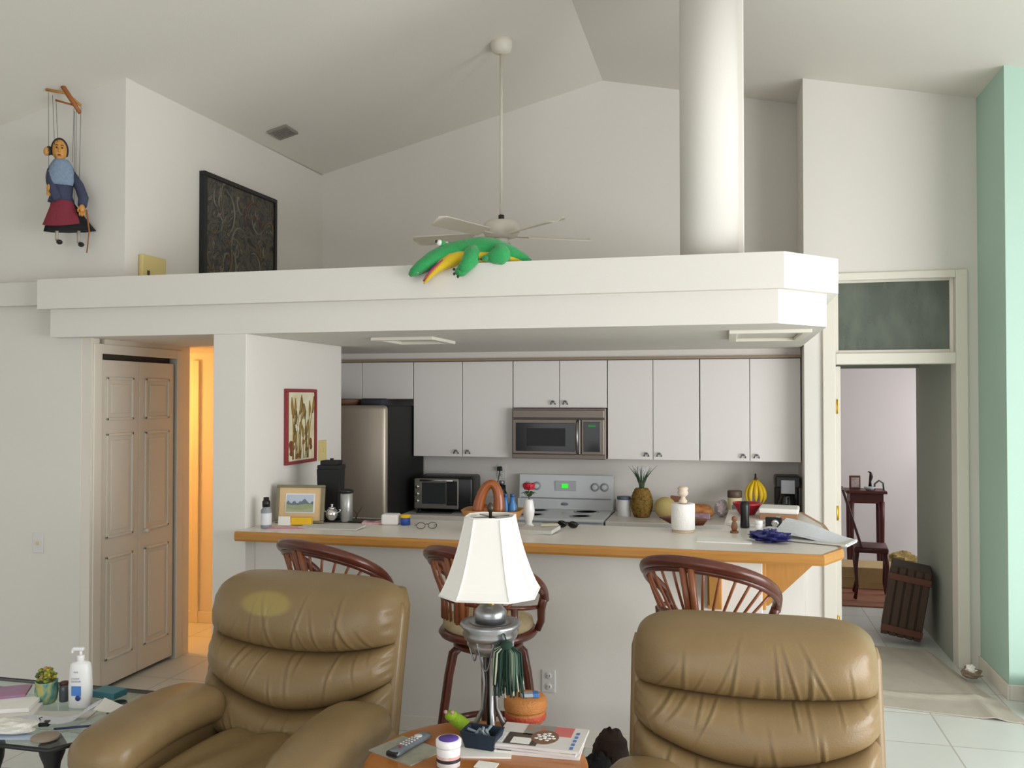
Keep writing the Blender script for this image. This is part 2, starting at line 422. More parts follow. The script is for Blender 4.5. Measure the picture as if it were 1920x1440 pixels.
# doorway wall, window over the door, green wall
dw = MB()
zt = lambda x: zc(x)
dw.box(0.535, 0.74, 6.4, 6.52, 0, 2.62).box(1.5, 1.64, 6.4, 6.52, 0, 2.62)
dw.prismY([(0.535, 2.62), (1.64, 2.62), (1.64, zc(1.64)), (0.535, zc(0.535))], 6.4, 6.52)
dw.box(0.535, 0.65, 6.52, 6.95, 0, 4.06)
struct('wall_doorway', dw, WALL)
tr = MB().box(0.655, 0.74, 6.375, 6.4, 0, 2.66, .006).box(1.5, 1.575, 6.375, 6.4, 0, 2.66, .006).box(0.74, 1.5, 6.375, 6.4, 2.608, 2.66, .006)
tr.box(0.74, 1.5, 6.375, 6.52, 2.03, 2.106, .006)
struct('trim_7', tr, TRIMW)
wi = MB().box(0.74, 0.765, 6.43, 6.47, 2.106, 2.62, .004).box(1.475, 1.5, 6.43, 6.47, 2.106, 2.62, .004).box(0.765, 1.475, 6.43, 6.47, 2.106, 2.13, .004).box(0.765, 1.475, 6.43, 6.47, 2.596, 2.62, .004)
w1 = struct('window_1', wi, TRIMW)
MB().box(0.765, 1.475, 6.447, 6.453, 2.13, 2.596).build('pane', GLASSD, w1)
d2 = struct('door_2', MB().box(0.745, 0.782, 6.47, 7.2, 0.012, 2.02, .004), TRIMW)
d2['label'] = 'white door standing open into the room beyond'
for z in (1.74, 1.0, 0.24):
    MB().box(0.738, 0.766, 6.455, 6.469, z - .045, z + .045, .003).cyl((0.752, 6.448, z - .05), .009, .1, 10).build('hinge', BRASS, d2)
struct('wall_right', MB().box(1.64, 4.4, 5.8, 6.4, 0, zc(1.64) + .02).box(1.64, 1.76, 6.4, 7.6, 0, 3.2), GREEN)
struct('baseboard_right', MB().box(1.627, 1.64, 5.787, 6.4, 0, 0.09, .003).box(1.64, 4.4, 5.787, 5.8, 0, 0.09, .003), TRIMW)
# small passage and room beyond the doorway
struct('wall_passage_right', MB().box(1.5, 1.62, 6.52, 7.55, 0, 3.0), mat('grey_green_wall', '#a5aa9d', 0.8, noise=(3, .02)))
struct('wall_passage_back', MB().box(0.3, 1.5, 7.55, 7.65, 2.04, 3.0).box(1.5, 3.9, 7.55, 7.65, 0, 3.0).box(0.3, 0.72, 7.55, 7.65, 0, 2.04), mat('grey_green_wall', '#a5aa9d'))
struct('wall_far', MB().box(0.2, 4.0, 10.2, 10.3, 0, 3.0), mat('pinkish_wall', '#dcd7d6', 0.8, noise=(3, .02)))
struct('wall_far_left', MB().box(0.2, 0.3, 7.06, 10.2, 0, 3.0).box(0.6, 0.66, 6.951, 7.06, 0, 3.0), mat('pinkish_wall', '#dcd7d6'))
struct('wall_far_right', MB().box(3.9, 4.0, 7.65, 10.2, 0, 3.0), mat('pinkish_wall', '#dcd7d6'))
struct('ceiling_far', MB().box(0.65, 4.0, 6.52, 7.55, 3.0, 3.1).box(0.2, 4.0, 7.55, 10.3, 3.0, 3.1), CEIL)

# ------------------------------------------------------------------ column, ceiling vent, wall plates
cm = MB().lathe([(0.147, 2.5), (0.147, zc(-0.078) + .02)], (-0.078, 4.6, 0), 48)
cx = tag(cm.build('round_column', WALL), 'round white column rising from the ledge to the sloped ceiling', 'column')
cx['kind'] = 'structure'
MB().box(0.02, 0.098, 4.62, 4.78, 2.5, zc(0.1) + .02, .006).build('pilaster', WALL, cx)

def onL(x, y):
    d = ray(x, y); return EYEV + d * ((ZR - 0.25 * XR - EYE) / (d.z - 0.25 * d.x))
vp = onL(530, 246)
sl = math.atan(0.25)
vt = thing('ceiling_vent', 'dark slatted square air vent in the sloped ceiling above the big painting', 'vent', vp)
vt.rotation_euler = (0, -sl, 0); vt.scale = (.62, .62, 1)
MB().box(-.115, .115, -.14, .14, -.012, -.004, .003).build('backing', MATTEB, vt)
g = MB()
for s in (-1, 1):
    g.box(-.125, .125, s * .14 - .012, s * .14 + .012, -.02, 0, .003); g.box(s * .115 - .012, s * .115 + .012, -.14, .14, -.02, 0, .003)
g.build('frame', mat('vent_grey', '#8b877e', 0.6), vt)
g = MB()
for k in range(7): g.box(-.105, .105, -.115 + k * .038, -.1 + k * .038, -.019, -.012, .002)
g.build('louvre', mat('vent_grey', '#8b877e'), vt); bpy.data.objects['louvre']['kind'] = 'stuff'

def plate(name, label, cat, M, wd, h, m, slots=None, toggle=False):
    t = thing(name, label, cat); t.matrix_world = M          # local: x across, y out of the wall (-y), z up
    MB().box(-wd / 2, wd / 2, -.007, 0, -h / 2, h / 2, .003).build('cover_plate', m, t)
    if slots:
        for z in (-.028, .028):
            s = MB(); s.m = 0
            s.cyl((0, 0, 0), .017, .003, 16, Matrix.Translation((0, -.007, z)) @ Matrix.Rotation(PI / 2, 4, 'X'))
            s.m = 1
            s.box(-.008, -.0055, -.0108, -.0095, z - .005, z + .006).box(.0055, .008, -.0108, -.0095, z - .005, z + .006)
            s.build('socket', [m, GAP], t)
    if toggle:
        MB().box(-.006, .006, -.018, -.006, -.011, .011, .003).build('toggle', toggle, t)
    return t
T = Matrix.Translation
plate('power_outlet', 'white double power outlet on the half wall under the bar, right of the lamp', 'outlet', T((-0.9, 4.5, 0.325)), .072, .118, OUTW, slots=True)
plate('light_switch', 'pale light switch low on the left wall beside the closet door', 'switch', T((-4.06, 4.5, 0.918)), .075, .12, OUTW, toggle=mat('ivory_plate', '#d9c684'))
plate('switch_plate', 'ivory switch plate on the kitchen side wall, right of the small red framed picture', 'switch', T((-2.603, 5.352, 1.452)) @ Matrix.Rotation(PI / 2, 4, 'Z'), .11, .135, IVORY, toggle=IVORY)
th = thing('wall_intercom', 'ivory wall box just above the ledge, left of the big dark painting', 'wall box')
th.matrix_world = T((-3.461, 4.73, 2.6)) @ Matrix.Rotation(R(87.9), 4, 'Z')
MB().box(-.11, .11, -.03, 0, -.095, .075, .006).build('case', IVORY, th)
MB().box(-.07, -.05, -.036, -.03, -.05, -.02, .002).build('slot', GAP, th)
plate('power_outlet', 'white power outlet on the kitchen back wall with a black plug in it', 'outlet', T((-1.78, 6.95, 1.2)), .075, .12, OUTW, slots=True)
plate('power_outlet', 'white power outlet on the kitchen back wall behind the pineapple leaves', 'outlet', T((-.635, 6.95, 1.2)), .075, .12, OUTW, slots=True)
pl = MB().box(-1.81, -1.77, 6.905, 6.939, 1.205, 1.24, .006).tube([(-1.79, 6.92, 1.205), (-1.80, 6.9, 1.12), (-1.82, 6.9, 1.0), (-1.83, 6.88, .925)], .004, 6)
tag(pl.build('power_plug', BLACK), 'black plug and cord in the outlet between toaster oven and range', 'plug')

# warm lamp out of sight in the hall
ld = bpy.data.lights.new('hall_bulb', 'POINT'); ld.energy = 34; ld.color = (1.0, 0.46, 0.12); ld.shadow_soft_size = 0.1
lo = bpy.data.objects.new('hall_bulb', ld); lo.location = (-4.75, 5.75, 1.75); C.objects.link(lo)

# ================================================================== KITCHEN
def wall_cabinet(x0, x1, z0, z1, label, split=None, knobs=True):
    t = thing('wall_cabinet', label, 'cabinet', ((x0 + x1) / 2, 6.95, z0), 0, 'white cabinets along the top of the kitchen wall')
    hw = (x1 - x0) / 2; h = z1 - z0
    MB().box(-hw + .002, hw - .002, -.33, -.002, 0, h, .002).build('body', CAB, t)
    sp = 0 if split is None else split - (x0 + x1) / 2
    for a, b, s in ((-hw + .004, sp - .0025, 1), (sp + .0025, hw - .004, -1)):
        d = MB().box(a, b, -.352, -.332, .003, h - .004, .0025).build('door', CAB, t)
        if knobs:
            kx = b - .045 if s > 0 else a + .045
            k = MB()
            k.tube([(kx - .017, -.352, .03), (kx - .017, -.366, .03), (kx - .015, -.37, .042), (kx - .008, -.372, .053), (kx, -.373, .056), (kx + .008, -.372, .053), (kx + .015, -.37, .042), (kx + .017, -.366, .03), (kx + .017, -.352, .03)], .0045, 8); k.ball((kx, -.36, .05), (.008, .01, .008), 10, 8)
            k.build('handle', GREYM, d)
    return t
wall_cabinet(-3.28, -2.42, 1.79, 2.088, 'short white cabinet above the refrigerator', -2.86, False)
wall_cabinet(-2.42, -1.602, 1.335, 2.088, 'tall white wall cabinet between refrigerator and microwave')
wall_cabinet(-1.602, -0.867, 1.722, 2.088, 'short white wall cabinet directly above the microwave')
wall_cabinet(-0.867, -0.184, 1.335, 2.088, 'tall white wall cabinet immediately right of the microwave')
wall_cabinet(-0.184, 0.53, 1.335, 2.088, 'rightmost white wall cabinet, above the bananas and coffee maker')

# refrigerator
t = thing('refrigerator', 'stainless steel refrigerator with a black side at the left of the kitchen', 'refrigerator', (-2.83, 6.1, 0))
MB().box(-.4, .4, .0, .78, .03, 1.735, .008).build('body', MATTEB, t)
MB().box(-.4, .405, -.075, -.006, .62, 1.745, .03, 3).build('door', STEEL, t)
MB().box(-.4, .405, -.075, -.006, .05, .61, .03, 3).build('freezer_drawer', STEEL, t)
MB().tube([(-.34, -.075, .7), (-.34, -.12, .74), (-.34, -.12, 1.5), (-.34, -.075, 1.54)], .013, 10).build('door_handle', GREYM, t)
for sx in (-.33, .33): MB().cyl((sx, .1, 0), .02, .03, 10).build('foot', BLACK, t)
p = atY(690, 748, 6.3)
b = MB().lathe([(.02, 0), (.13, .0), (.16, .05), (.155, .055), (.125, .012), (.02, .01)], (0, 0, 0), 24)
tag(b.build('tray', mat('brown_wicker', '#6b4a34', 0.7, noise=(60, .3)), None, (-2.85, 6.22, 1.736)), 'brown basket tray lying on top of the refrigerator', 'tray')
b = MB().box(-.09, .09, -.06, .06, 0, .06, .015)
tag(b.build('dark_bundle', mat('charcoal_cloth', '#33343c', 0.8), None, (-2.585, 6.2, 1.736)), 'small dark bundle on the refrigerator top, right of the brown basket tray', 'bundle')

# microwave
t = thing('microwave', 'stainless over-the-range microwave with a black glass door', 'microwave', (-1.234, 6.95, 1.335))
MB().box(-.362, .362, -.40, -.002, 0, .385, .004).build('body', mat('microwave_steel', '#857b72', 0.4, 0.85, noise=(6, .06), stretch=(1, 30, 30)), t)
MS = mat('microwave_steel', '#8d8074')
d = MB().box(-.355, .175, -.43, -.402, .035, .305, .008).build('door', MS, t)
MB().box(-.325, .13, -.434, -.43, .06, .275, .003).build('glass', BGLASS, d)
MB().box(-.24, .06, -.4355, -.4338, .1, .235, .002).build('screen', mat('microwave_mesh', '#1a1a1b', 0.5, noise=(300, .4)), d)
MB().tube([(.155, -.43, .05), (.155, -.468, .075), (.155, -.475, .17), (.155, -.468, .265), (.155, -.43, .29)], .013, 10).build('handle', GREYM, d)
c = MB().box(.18, .355, -.43, -.402, .035, .305, .006).build('control_panel', MS, t)
MB().box(.198, .325, -.434, -.43, .06, .285, .003).build('keypad', BGLASS, c)
MB().box(.235, .29, -.4355, -.434, .245, .263, .001).build('display', mat('clock_green_dim', '#0b2a10', 0.4, emit=('#4dff66', 0.15)), c)
MB().box(-.355, .355, -.425, -.402, .31, .375, .006).build('top_vent', MS, t)

# counters and base cabinets
def base_cab(x0, x1, label):
    t = thing('base_cabinet', label, 'cabinet', ((x0 + x1) / 2, 6.95, 0), 0, 'white base cabinets along the kitchen wall')
    hw = (x1 - x0) / 2
    MB().box(-hw, hw, -.6, -.002, .0, .868, .002).build('body', CAB, t)
    n = max(1, round((x1 - x0) / .42)); wd = 2 * hw / n
    for k in range(n):
        d = MB().box(-hw + k * wd + .004, -hw + (k + 1) * wd - .004, -.62, -.6, .1, .7, .003).build('door', CAB, t)
        d = MB().box(-hw + k * wd + .004, -hw + (k + 1) * wd - .004, -.62, -.6, .71, .86, .003).build('drawer', CAB, t)
        MB().ball((-hw + (k + .5) * wd, -.632, .785), .013, 10, 8).build('knob', GREYM, d)
base_cab(-2.42, -1.625, 'white base cabinet under the toaster oven')
base_cab(-.845, .53, 'white base cabinet under the pineapple, melon and coffee maker')
for x0, x1, lb in ((-2.42, -1.625, 'pale kitchen worktop left of the range, under the toaster oven'), (-.845, .53, 'pale kitchen worktop right of the range, under the fruit')):
    t = thing('worktop', lb, 'countertop', ((x0 + x1) / 2, 6.95, .87))
    h = (x1 - x0) / 2
    MB().box(-h, h, -.645, -.001, 0, .04, .006).build('slab', LAMI, t)

struct('trim_8', MB().box(-2.42, -1.625, 6.925, 6.949, .911, 1.0, .004).box(-.845, .53, 6.925, 6.949, .911, 1.0, .004), LAMI)
# range
t = thing('range', 'white electric range with a green clock on its backguard', 'stove', (-1.235, 6.95, 0))
MB().box(-.375, .375, -.63, -.02, .0, .895, .004).build('body', APPW, t)
MB().box(-.38, .38, -.665, -.02, .897, .92, .008).build('cooktop', APPW, t)
bg = MB().prism([(-.38, -.1), (.38, -.1), (.38, -.02), (-.38, -.02)], .921, 1.19)
bg = MB(); bg.loft([[(-.38, -.13, .921), (.38, -.13, .921), (.38, -.02, .921), (-.38, -.02, .921)], [(-.38, -.13, 1.0), (.38, -.13, 1.0), (.38, -.02, 1.0), (-.38, -.02, 1.0)],
         [(-.375, -.09, 1.0), (.375, -.09, 1.0), (.375, -.02, 1.0), (-.375, -.02, 1.0)], [(-.375, -.075, 1.185), (.375, -.075, 1.185), (.375, -.02, 1.185), (-.375, -.02, 1.185)]], True, False, False)
g = bg.build('backguard', APPW, t)
MB().box(-.36, .36, -.095, -.088, .992, 1.006).build('groove', mat('grey_line', '#8d9196', 0.5), g)
for kx in (-.31, -.235, .235, .31):
    M = T((kx, -.083, 1.095)) @ Matrix.Rotation(R(90 - 4.6), 4, 'X')
    k = MB().cyl((0, 0, 0), .034, .006, 24, M).build('dial', mat('dial_grey', '#a5a9ad', 0.5), g)
    MB().cyl((0, 0, .006), .024, .022, 20, M, .02).build('knob', APPW, k)
dp = MB().box(-.085, .085, -.0905, -.081, 1.06, 1.14, .003).build('display_panel', mat('panel_grey', '#c5c9cc', 0.4), g)
MB().box(-.03, .02, -.0925, -.0905, 1.085, 1.118, .001).build('clock', mat('clock_green', '#0c3a10', 0.4, emit=('#30ff30', 0.9)), dp)
od = MB().box(-.375, .375, -.66, -.632, .22, .885, .008).build('oven_door', APPW, t)
MB().tube([(-.3, -.66, .82), (-.3, -.7, .83), (.3, -.7, .83), (.3, -.66, .82)], .012, 8).build('handle', APPW, od)
MB().box(-.375, .375, -.655, -.632, .03, .21, .006).build('drawer', APPW, t)
for bx, by, br in ((-.19, -.5, .1), (.19, -.5, .085), (-.19, -.24, .085), (.19, -.24, .1)):
    MB().lathe([(br, .9205), (br, .924), (br - .02, .924), (br - .02, .9205)], (bx, by, 0), 28).build('burner', mat('burner_grey', '#b9bcc0', 0.4), t)
MB().lathe([(.03, 0), (.03, .002), (.001, .002)], (0, 0, 0), 20, T((0, -.131, .962)) @ Matrix.Rotation(PI / 2, 4, 'X') @ Matrix.Diagonal((1, .4, 1, 1))).build('badge', mat('grey_line', '#8d9196'), g)

# toaster oven
t = thing('toaster_oven', 'black and chrome toaster oven on the worktop beside the refrigerator', 'toaster oven', (-2.14, 6.62, .91), R(4))
MB().box(-.22, .24, -.16, .15, .02, .28, .025, 3).build('body', BLACK, t)
f = MB().box(-.225, .13, -.172, -.158, .03, .265, .01).build('door', mat('toaster_chrome', '#9a9791', 0.3, .9, noise=(8, .05)), t)
MB().box(-.16, .03, -.177, -.172, .07, .235, .004).build('glass', mat('toaster_glass', '#34383a', 0.12, noise=(20, .2)), f)
MB().tube([(-.17, -.172, .25), (-.17, -.198, .252), (.09, -.198, .252), (.09, -.172, .25)], .008, 8).build('handle', CHROME, f)
MB().box(.035, .12, -.176, -.172, .06, .245, .003).build('control_panel', BLACK, f)
for z in (.09, .145, .2): MB().cyl((0, 0, 0), .014, .015, 14, T((-.195, -.172, z)) @ Matrix.Rotation(PI / 2, 4, 'X')).build('knob', CHROME, f)
for sx in (-.19, .2):
    for sy in (-.13, .12): MB().cyl((sx, sy, 0), .014, .02, 10).build('foot', BLACK, t)
MB().box(-.2, .08, -.2, -.05, 0, .012, .004).build('crumb_tray', BLACK, t)

def solo(name, label, cat, mb, m, loc, rz=0, group=None):
    o = mb.build(name, m, None, loc, (0, 0, rz)); return tag(o, label, cat, group)

# things on the worktop right of the range
ZK = .91
t = thing('canister', 'white lidded canister on the worktop between range and pineapple', 'canister', (-.745, 6.62, ZK))
MB().cyl((0, 0, 0), .05, .125, 24).build('body', WHITEP, t)
MB().cyl((0, 0, .125), .052, .022, 24).build('lid', mat('slate_lid', '#5c6378', 0.5), t)
# pineapple
t = thing('pineapple', 'ripe pineapple with a tall leafy crown on the kitchen worktop', 'fruit', (-.61, 6.6, ZK))
PINE = blotch('pineapple_rind', ['#3a2a10', '#7a5a22', '#9a7a30', '#5a4318'], 34, 0.7)
m = MB(); rings = []
for i in range(19):
    tt = i / 18; r0 = .082 * math.sin(PI * (0.16 + .72 * tt)) ** .6
    rings.append([((r0 + .004 * math.cos(9 * 2 * PI * j / 54 + (i % 2) * PI)) * math.cos(2 * PI * j / 54), (r0 + .004 * math.cos(9 * 2 * PI * j / 54 + (i % 2) * PI)) * math.sin(2 * PI * j / 54), .215 * tt) for j in range(54)])
m.loft(rings).build('fruit_body', PINE, t)
LEAF = mat('pineapple_leaf', '#4a5f45', 0.5, noise=(20, .25))
m = MB()
for k in range(26):
    a = k * 2.4; ln = .2 - .004 * k * 1.2 + random.uniform(-.02, .02); tilt = .12 + .018 * (26 - k)
    pa = [(0.012 * math.cos(a) + math.sin(tilt * u) * ln * u * math.cos(a), .012 * math.sin(a) + math.sin(tilt * u) * ln * u * math.sin(a), .205 + ln * u * math.cos(tilt * .5)) for u in (0, .25, .5, .75, 1)]
    m.tube(pa, [.012, .014, .011, .007, .001], 6, False, None, .35)
m.build('leaf_crown', LEAF, t); bpy.data.objects['leaf_crown']['kind'] = 'stuff'
# melon
solo('melon', 'round pale netted melon beside the pineapple', 'fruit', MB().ball((0, 0, .078), (.082, .082, .078), 28, 18), mat('melon_rind', '#cfb878', 0.7, noise=(60, .12), bump=(90, .4)), (-.435, 6.58, ZK))
# bread loaf in a bag
m = MB(); rings = []
for i in range(15):
    u = i / 14; s = (1 - abs(2 * u - 1) ** 4) ** .5; s = max(s, .05)
    rings.append([(-.14 + .28 * u, .06 * s * math.cos(a), .055 + .052 * s * (math.sin(a) if math.sin(a) < 0 else abs(math.sin(a)) ** .6) - (1 - s) * .02) for a in [2 * PI * j / 18 for j in range(18)]])
t = thing('bread_loaf', 'brown bread loaf lying behind the paper towel roll', 'bread', (-.22, 6.62, ZK))
m.loft(rings).build('loaf', blotch('bread_crust', ['#8a4f24', '#b5753a', '#c98f55', '#9c5d2b'], 14, .6), t)
m = MB().box(-.13, .11, -.085, -.07, .002, .05, .006).build('bag_front', mat('bread_bag', '#7a2c33', 0.35, noise=(40, .5), color2='#c9b9c8'), t)
solo('bread_bag', 'brown paper bag standing behind the melon', 'bag', MB().loft([[(-.05, -.04, 0), (.05, -.04, 0), (.05, .04, 0), (-.05, .04, 0)], [(-.055, -.045, .09), (.05, -.04, .1), (.055, .04, .1), (-.05, .045, .09)], [(-.05, -.012, .15), (.045, -.008, .14), (.04, .01, .14), (-.04, .014, .15)]], True, False, False), mat('brown_bag', '#8d5a44', 0.8), (-.355, 6.74, ZK))
# crumpled clear bag
def crumple(rx, ry, rz, seed, amp=.25, nu=18, nv=10):
    rnd = random.Random(seed); ph = [(rnd.uniform(0, 6), rnd.uniform(2, 5), rnd.uniform(2, 5)) for _ in range(5)]
    rings = []
    for i in range(nv + 1):
        th = -PI / 2 + PI * i / nv; q = max(math.cos(th), .02); rg = []
        for j in range(nu):
            a = 2 * PI * j / nu
            w = 1 + amp * sum(math.sin(p + c * a + d * th * 2) for p, c, d in [(p, round(c), d) for p, c, d in ph]) / 3
            rg.append((rx * q * math.cos(a) * w, ry * q * math.sin(a) * w, max(0, rz * (1 + math.sin(th)) * (1 + (w - 1) * .5))))
        rings.append(rg)
    m = MB(); m.loft(rings, True, False, False); return m
solo('plastic_bag', 'crumpled pinkish white plastic bag between bread loaf and cream jar', 'bag', crumple(.05, .05, .06, 3), mat('thin_plastic', '#d9cccf', 0.3), (-.03, 6.74, ZK))
# jar of cream
t = thing('storage_jar', 'tall glass jar with cream contents and a brown lid by the bananas', 'jar', (.065, 6.68, ZK))
MB().cyl((0, 0, 0), .052, .155, 24).build('contents', mat('cream_contents', '#d8cfa0', 0.4), t)
MB().cyl((0, 0, .155), .053, .05, 24).build('lid', mat('brown_lid', '#5d4a3d', 0.5), t)
# banana stand with bananas
t = thing('banana_stand', 'thin dark stand holding up a bunch of bananas', 'stand', (.215, 6.72, ZK))
MB().cyl((0, 0, 0), .075, .012, 28).build('base', mat('dark_wire', '#3b332c', .4, .6), t)
MB().tube([(0, .05, .01), (0, .055, .16), (0, .05, .27), (0, .035, .31), (0, .01, .325), (0, -.012, .315), (0, -.016, .3)], .006, 8).build('hook', mat('dark_wire', '#3b332c'), t)
BAN = mat('banana_yellow', '#e3bd1e', 0.5, noise=(30, .08))
bt = thing('banana_bunch', 'bunch of yellow bananas hanging from the thin dark stand', 'fruit', (.215, 6.70, ZK))
for k in range(5):
    a = -1.2 + k * 2.4 / 4; fr = -1 if k % 2 else 1
    m = MB(); pa = []; ra = []
    for i in range(11):
        u = i / 10; bow = math.sin(PI * min(1, .05 + u * .7)) * .066
        pa.append((math.sin(a) * bow * 1.05, -.012 - math.cos(a) * bow * .7, .288 - .165 * u - .01 * abs(math.sin(a)) * u)); ra.append([.006, .008, .012, .0155, .0165, .017, .0165, .0155, .012, .007, .0025][i])
    m.tube(pa, ra, 6)
    o = m.build('banana', BAN, bt)
MB().tube([(0, -.016, .3), (0, -.012, .275)], [.012, .018], 8).build('stem', mat('banana_stem', '#55481c', .7), bt)
# coffee maker
t = thing('coffee_maker', 'black drip coffee maker in the far right corner of the worktop', 'coffee maker', (.435, 6.68, ZK))
MB().box(-.085, .085, -.1, .12, 0, .05, .01).build('base', BLACK, t)
MB().box(-.085, .085, .04, .12, .051, .24, .01).build('water_tank', BLACK, t)
MB().box(-.088, .088, -.1, .12, .241, .325, .012).build('brew_head', BLACK, t)
MB().box(-.05, .05, -.108, -.1, .2, .3, .004).build('steel_panel', GREYM, t)
k = MB().lathe([(.04, .051), (.062, .07), (.066, .13), (.05, .175), (.052, .195)], (0, -.035, 0), 24).build('carafe', mat('dark_glass', '#151313', .08), t)
MB().tube([(0, -.1, .17), (0, -.125, .16), (0, -.125, .1), (0, -.1, .085)], .007, 8).build('handle', BLACK, k)
# red bowl
solo('bowl', 'small red bowl at the back of the bar under the bananas', 'bowl', MB().lathe([(.03, 0), (.05, .005), (.085, .06), (.09, .075), (.083, .075), (.05, .015), (.001, .012)], (0, 0, 0), 28), mat('red_ceramic', '#b02030', .3), (.13, 5.68, 1.07))
# glass jar
t = thing('glass_jar', 'squat clear glass jar with a blue lid left of the bananas', 'jar', (.095, 6.48, ZK))
MB().cyl((0, 0, 0), .05, .1, 24).build('body', mat('milky_glass', '#b9c2c6', .15), t)
MB().cyl((0, 0, .1), .053, .022, 24).build('lid', mat('blue_grey_lid', '#7c93a3', .3), t)
# bottles beside the range
t = thing('blender_bottle', 'dark plastic bottle standing against the wall left of the range', 'bottle', (-1.72, 6.72, ZK))
MB().lathe([(.045, 0), (.048, .02), (.042, .13), (.03, .16), (.03, .2), (.001, .205)], n=24).build('body', BLACK, t)
MB().cyl((0, 0, .205), .022, .03, 16).build('cap', GREYM, t)
solo('cutting_sheet', 'white paper sheets on the worktop in front of the toaster oven', 'paper', MB().sheet(lambda u, v: (-.1 + .2 * u, -.13 + .26 * v, .035 + .03 * u * math.sin(v * 2)), 8, 6, .03), PAPER, (-1.775, 6.52, ZK), R(8))

# ================================================================== THE BAR
ZB = 1.07
t = thing('bar_counter', 'pale laminate breakfast bar top with a honey oak edge', 'counter', (0, 0, ZB))
bp_ = [(-2.6, 4.305), (.43, 4.305), (.53, 4.5), (.535, 5.32), (.455, 5.88), (.02, 5.88), (-.02, 5.0), (-2.6, 4.97)]
MB().prism(bp_, -.04, 0).build('worktop', LAMI, t)
def strip(pts, wd, z0, z1):
    m = MB()
    P = [Vector((x, y, 0)) for x, y in pts]; nr = []
    for i in range(len(P)):
        n = Vector((0, 0, 0))
        for a, b in ((i - 1, i), (i, i + 1)):
            if a >= 0 and b < len(P):
                d = (P[b] - P[a]).normalized(); n += Vector((d.y, -d.x, 0))
        n.normalize(); nr.append(n)
    rings = []
    for p, n in zip(P, nr):
        q = p + n * wd
        rings.append([(p.x, p.y, z0), ((p.x + q.x * 3) / 4, (p.y + q.y * 3) / 4, z0), (q.x, q.y, z0 + .012), (q.x, q.y, z1 - .012), ((p.x + q.x * 3) / 4, (p.y + q.y * 3) / 4, z1), (p.x, p.y, z1)])
    m.loft(rings, True, False, False); return m
strip([(-2.6, 4.305), (.43, 4.305), (.53, 4.5), (.535, 5.32), (.455, 5.88)], .025, -.05, .001).build('edge_strip', OAK, t)
for (loc, rz, lb) in (((-.055, 4.5, 1.028), -PI / 2, 'honey oak bracket under the bar front, seen edge on through the right stool'), ((.175, 4.56, 1.028), 0, 'triangular honey oak bracket under the right end of the bar')):
    t = thing('bracket', lb, 'bracket', loc, rz, 'oak brackets under the bar')
    ln = .19 if rz else .27
    m = MB(); m.prismY([(0, -.26), (.03, -.26), (ln, -.02), (ln, 0), (0, 0)], -.024, .024)
    m.build('board', OAKV, t)
    MB().box(0, .018, -.035, .035, -.28, -.001, .003).build('mounting_plate', OAKV, t)

def bar(px, py): p = atZ(px, py, ZB); return (p.x, p.y, ZB)
# spray bottle
x, y, z = bar(499, 990)
t = thing('spray_bottle', 'grey bottle with dark cap at the far left end of the bar', 'bottle', (x, y, z))
MB().lathe([(.026, 0), (.03, .006), (.03, .1), (.02, .115), (.02, .12)], n=20).build('body', mat('grey_bottle', '#8b8f94', .35), t)
MB().lathe([(.0305, .02), (.0305, .085)], n=20, cap=False).build('bottle_label', mat('pale_label', '#d8dadd', .5, noise=(50, .15)), t)
MB().lathe([(.022, .12), (.022, .15), (.016, .155), (.015, .172), (.001, .174)], n=20).build('cap', BLACK, t)
# landscape picture leaning
x, y, z = bar(552, 984)
t = thing('framed_picture', 'framed landscape picture leaning at the left end of the bar', 'picture', (x, y + .06, z), R(8))
t.rotation_euler = (R(-9), 0, R(8))
fw, fh = .145, .222
fr = MB()
for a in ((-fw, fw, 0, .016), (-fw, fw, fh - .016, fh)): fr.box(a[0], a[1], -.014, .008, a[2], a[3], .004)
for a in (-1, 1): fr.box(min(a * fw, a * (fw - .02)), max(a * fw, a * (fw - .02)), -.014, .008, .016, fh - .016, .004)
fr.build('frame', mat('olive_wood', '#7b745a', .45, noise=(20, .15)), t)
MB().box(-fw + .018, fw - .018, -.006, .004, .014, fh - .014).build('mat_board', TAN, t)
m = MB(); m.m = 0; m.box(-.088, .088, -.0085, -.006, .06, .172)
land = [(-.08, .066), (.08, .066)]
m.m = 1; m.box(-.08, .08, -.0095, -.0085, .066, .165)
m.m = 2; m.prismY([(-.08, .105)] + [(-.08 + .16 * i / 16, .122 + .008 * math.sin(i * 1.7) + (.022 if i in (10, 11) else 0)) for i in range(17)] + [(.08, .105)], -.0105, -.0095)
m.m = 3; m.prismY([(-.08, .066), (-.08, .11), (-.03, .103), (.03, .112), (.08, .11), (.08, .066)], -.0115, -.0095)
m.m = 4; m.prismY([(-.08, .066), (-.08, .085), (.0, .075), (.08, .09), (.08, .066)], -.0122, -.0115)
m.build('landscape_print', [mat('white_border', '#dfe1e0', .7), mat('pale_sky', '#b9c4d2', .7, noise=(15, .08)), mat('far_trees', '#6d7780', .8, noise=(40, .2)), mat('meadow', '#97a07c', .8, noise=(30, .2)), mat('near_meadow', '#a3ad8a', .8, noise=(30, .2))], t)
MB().box(-.01, .01, .01, .014, .01, .18).build('easel_leg', MATTEB, t)
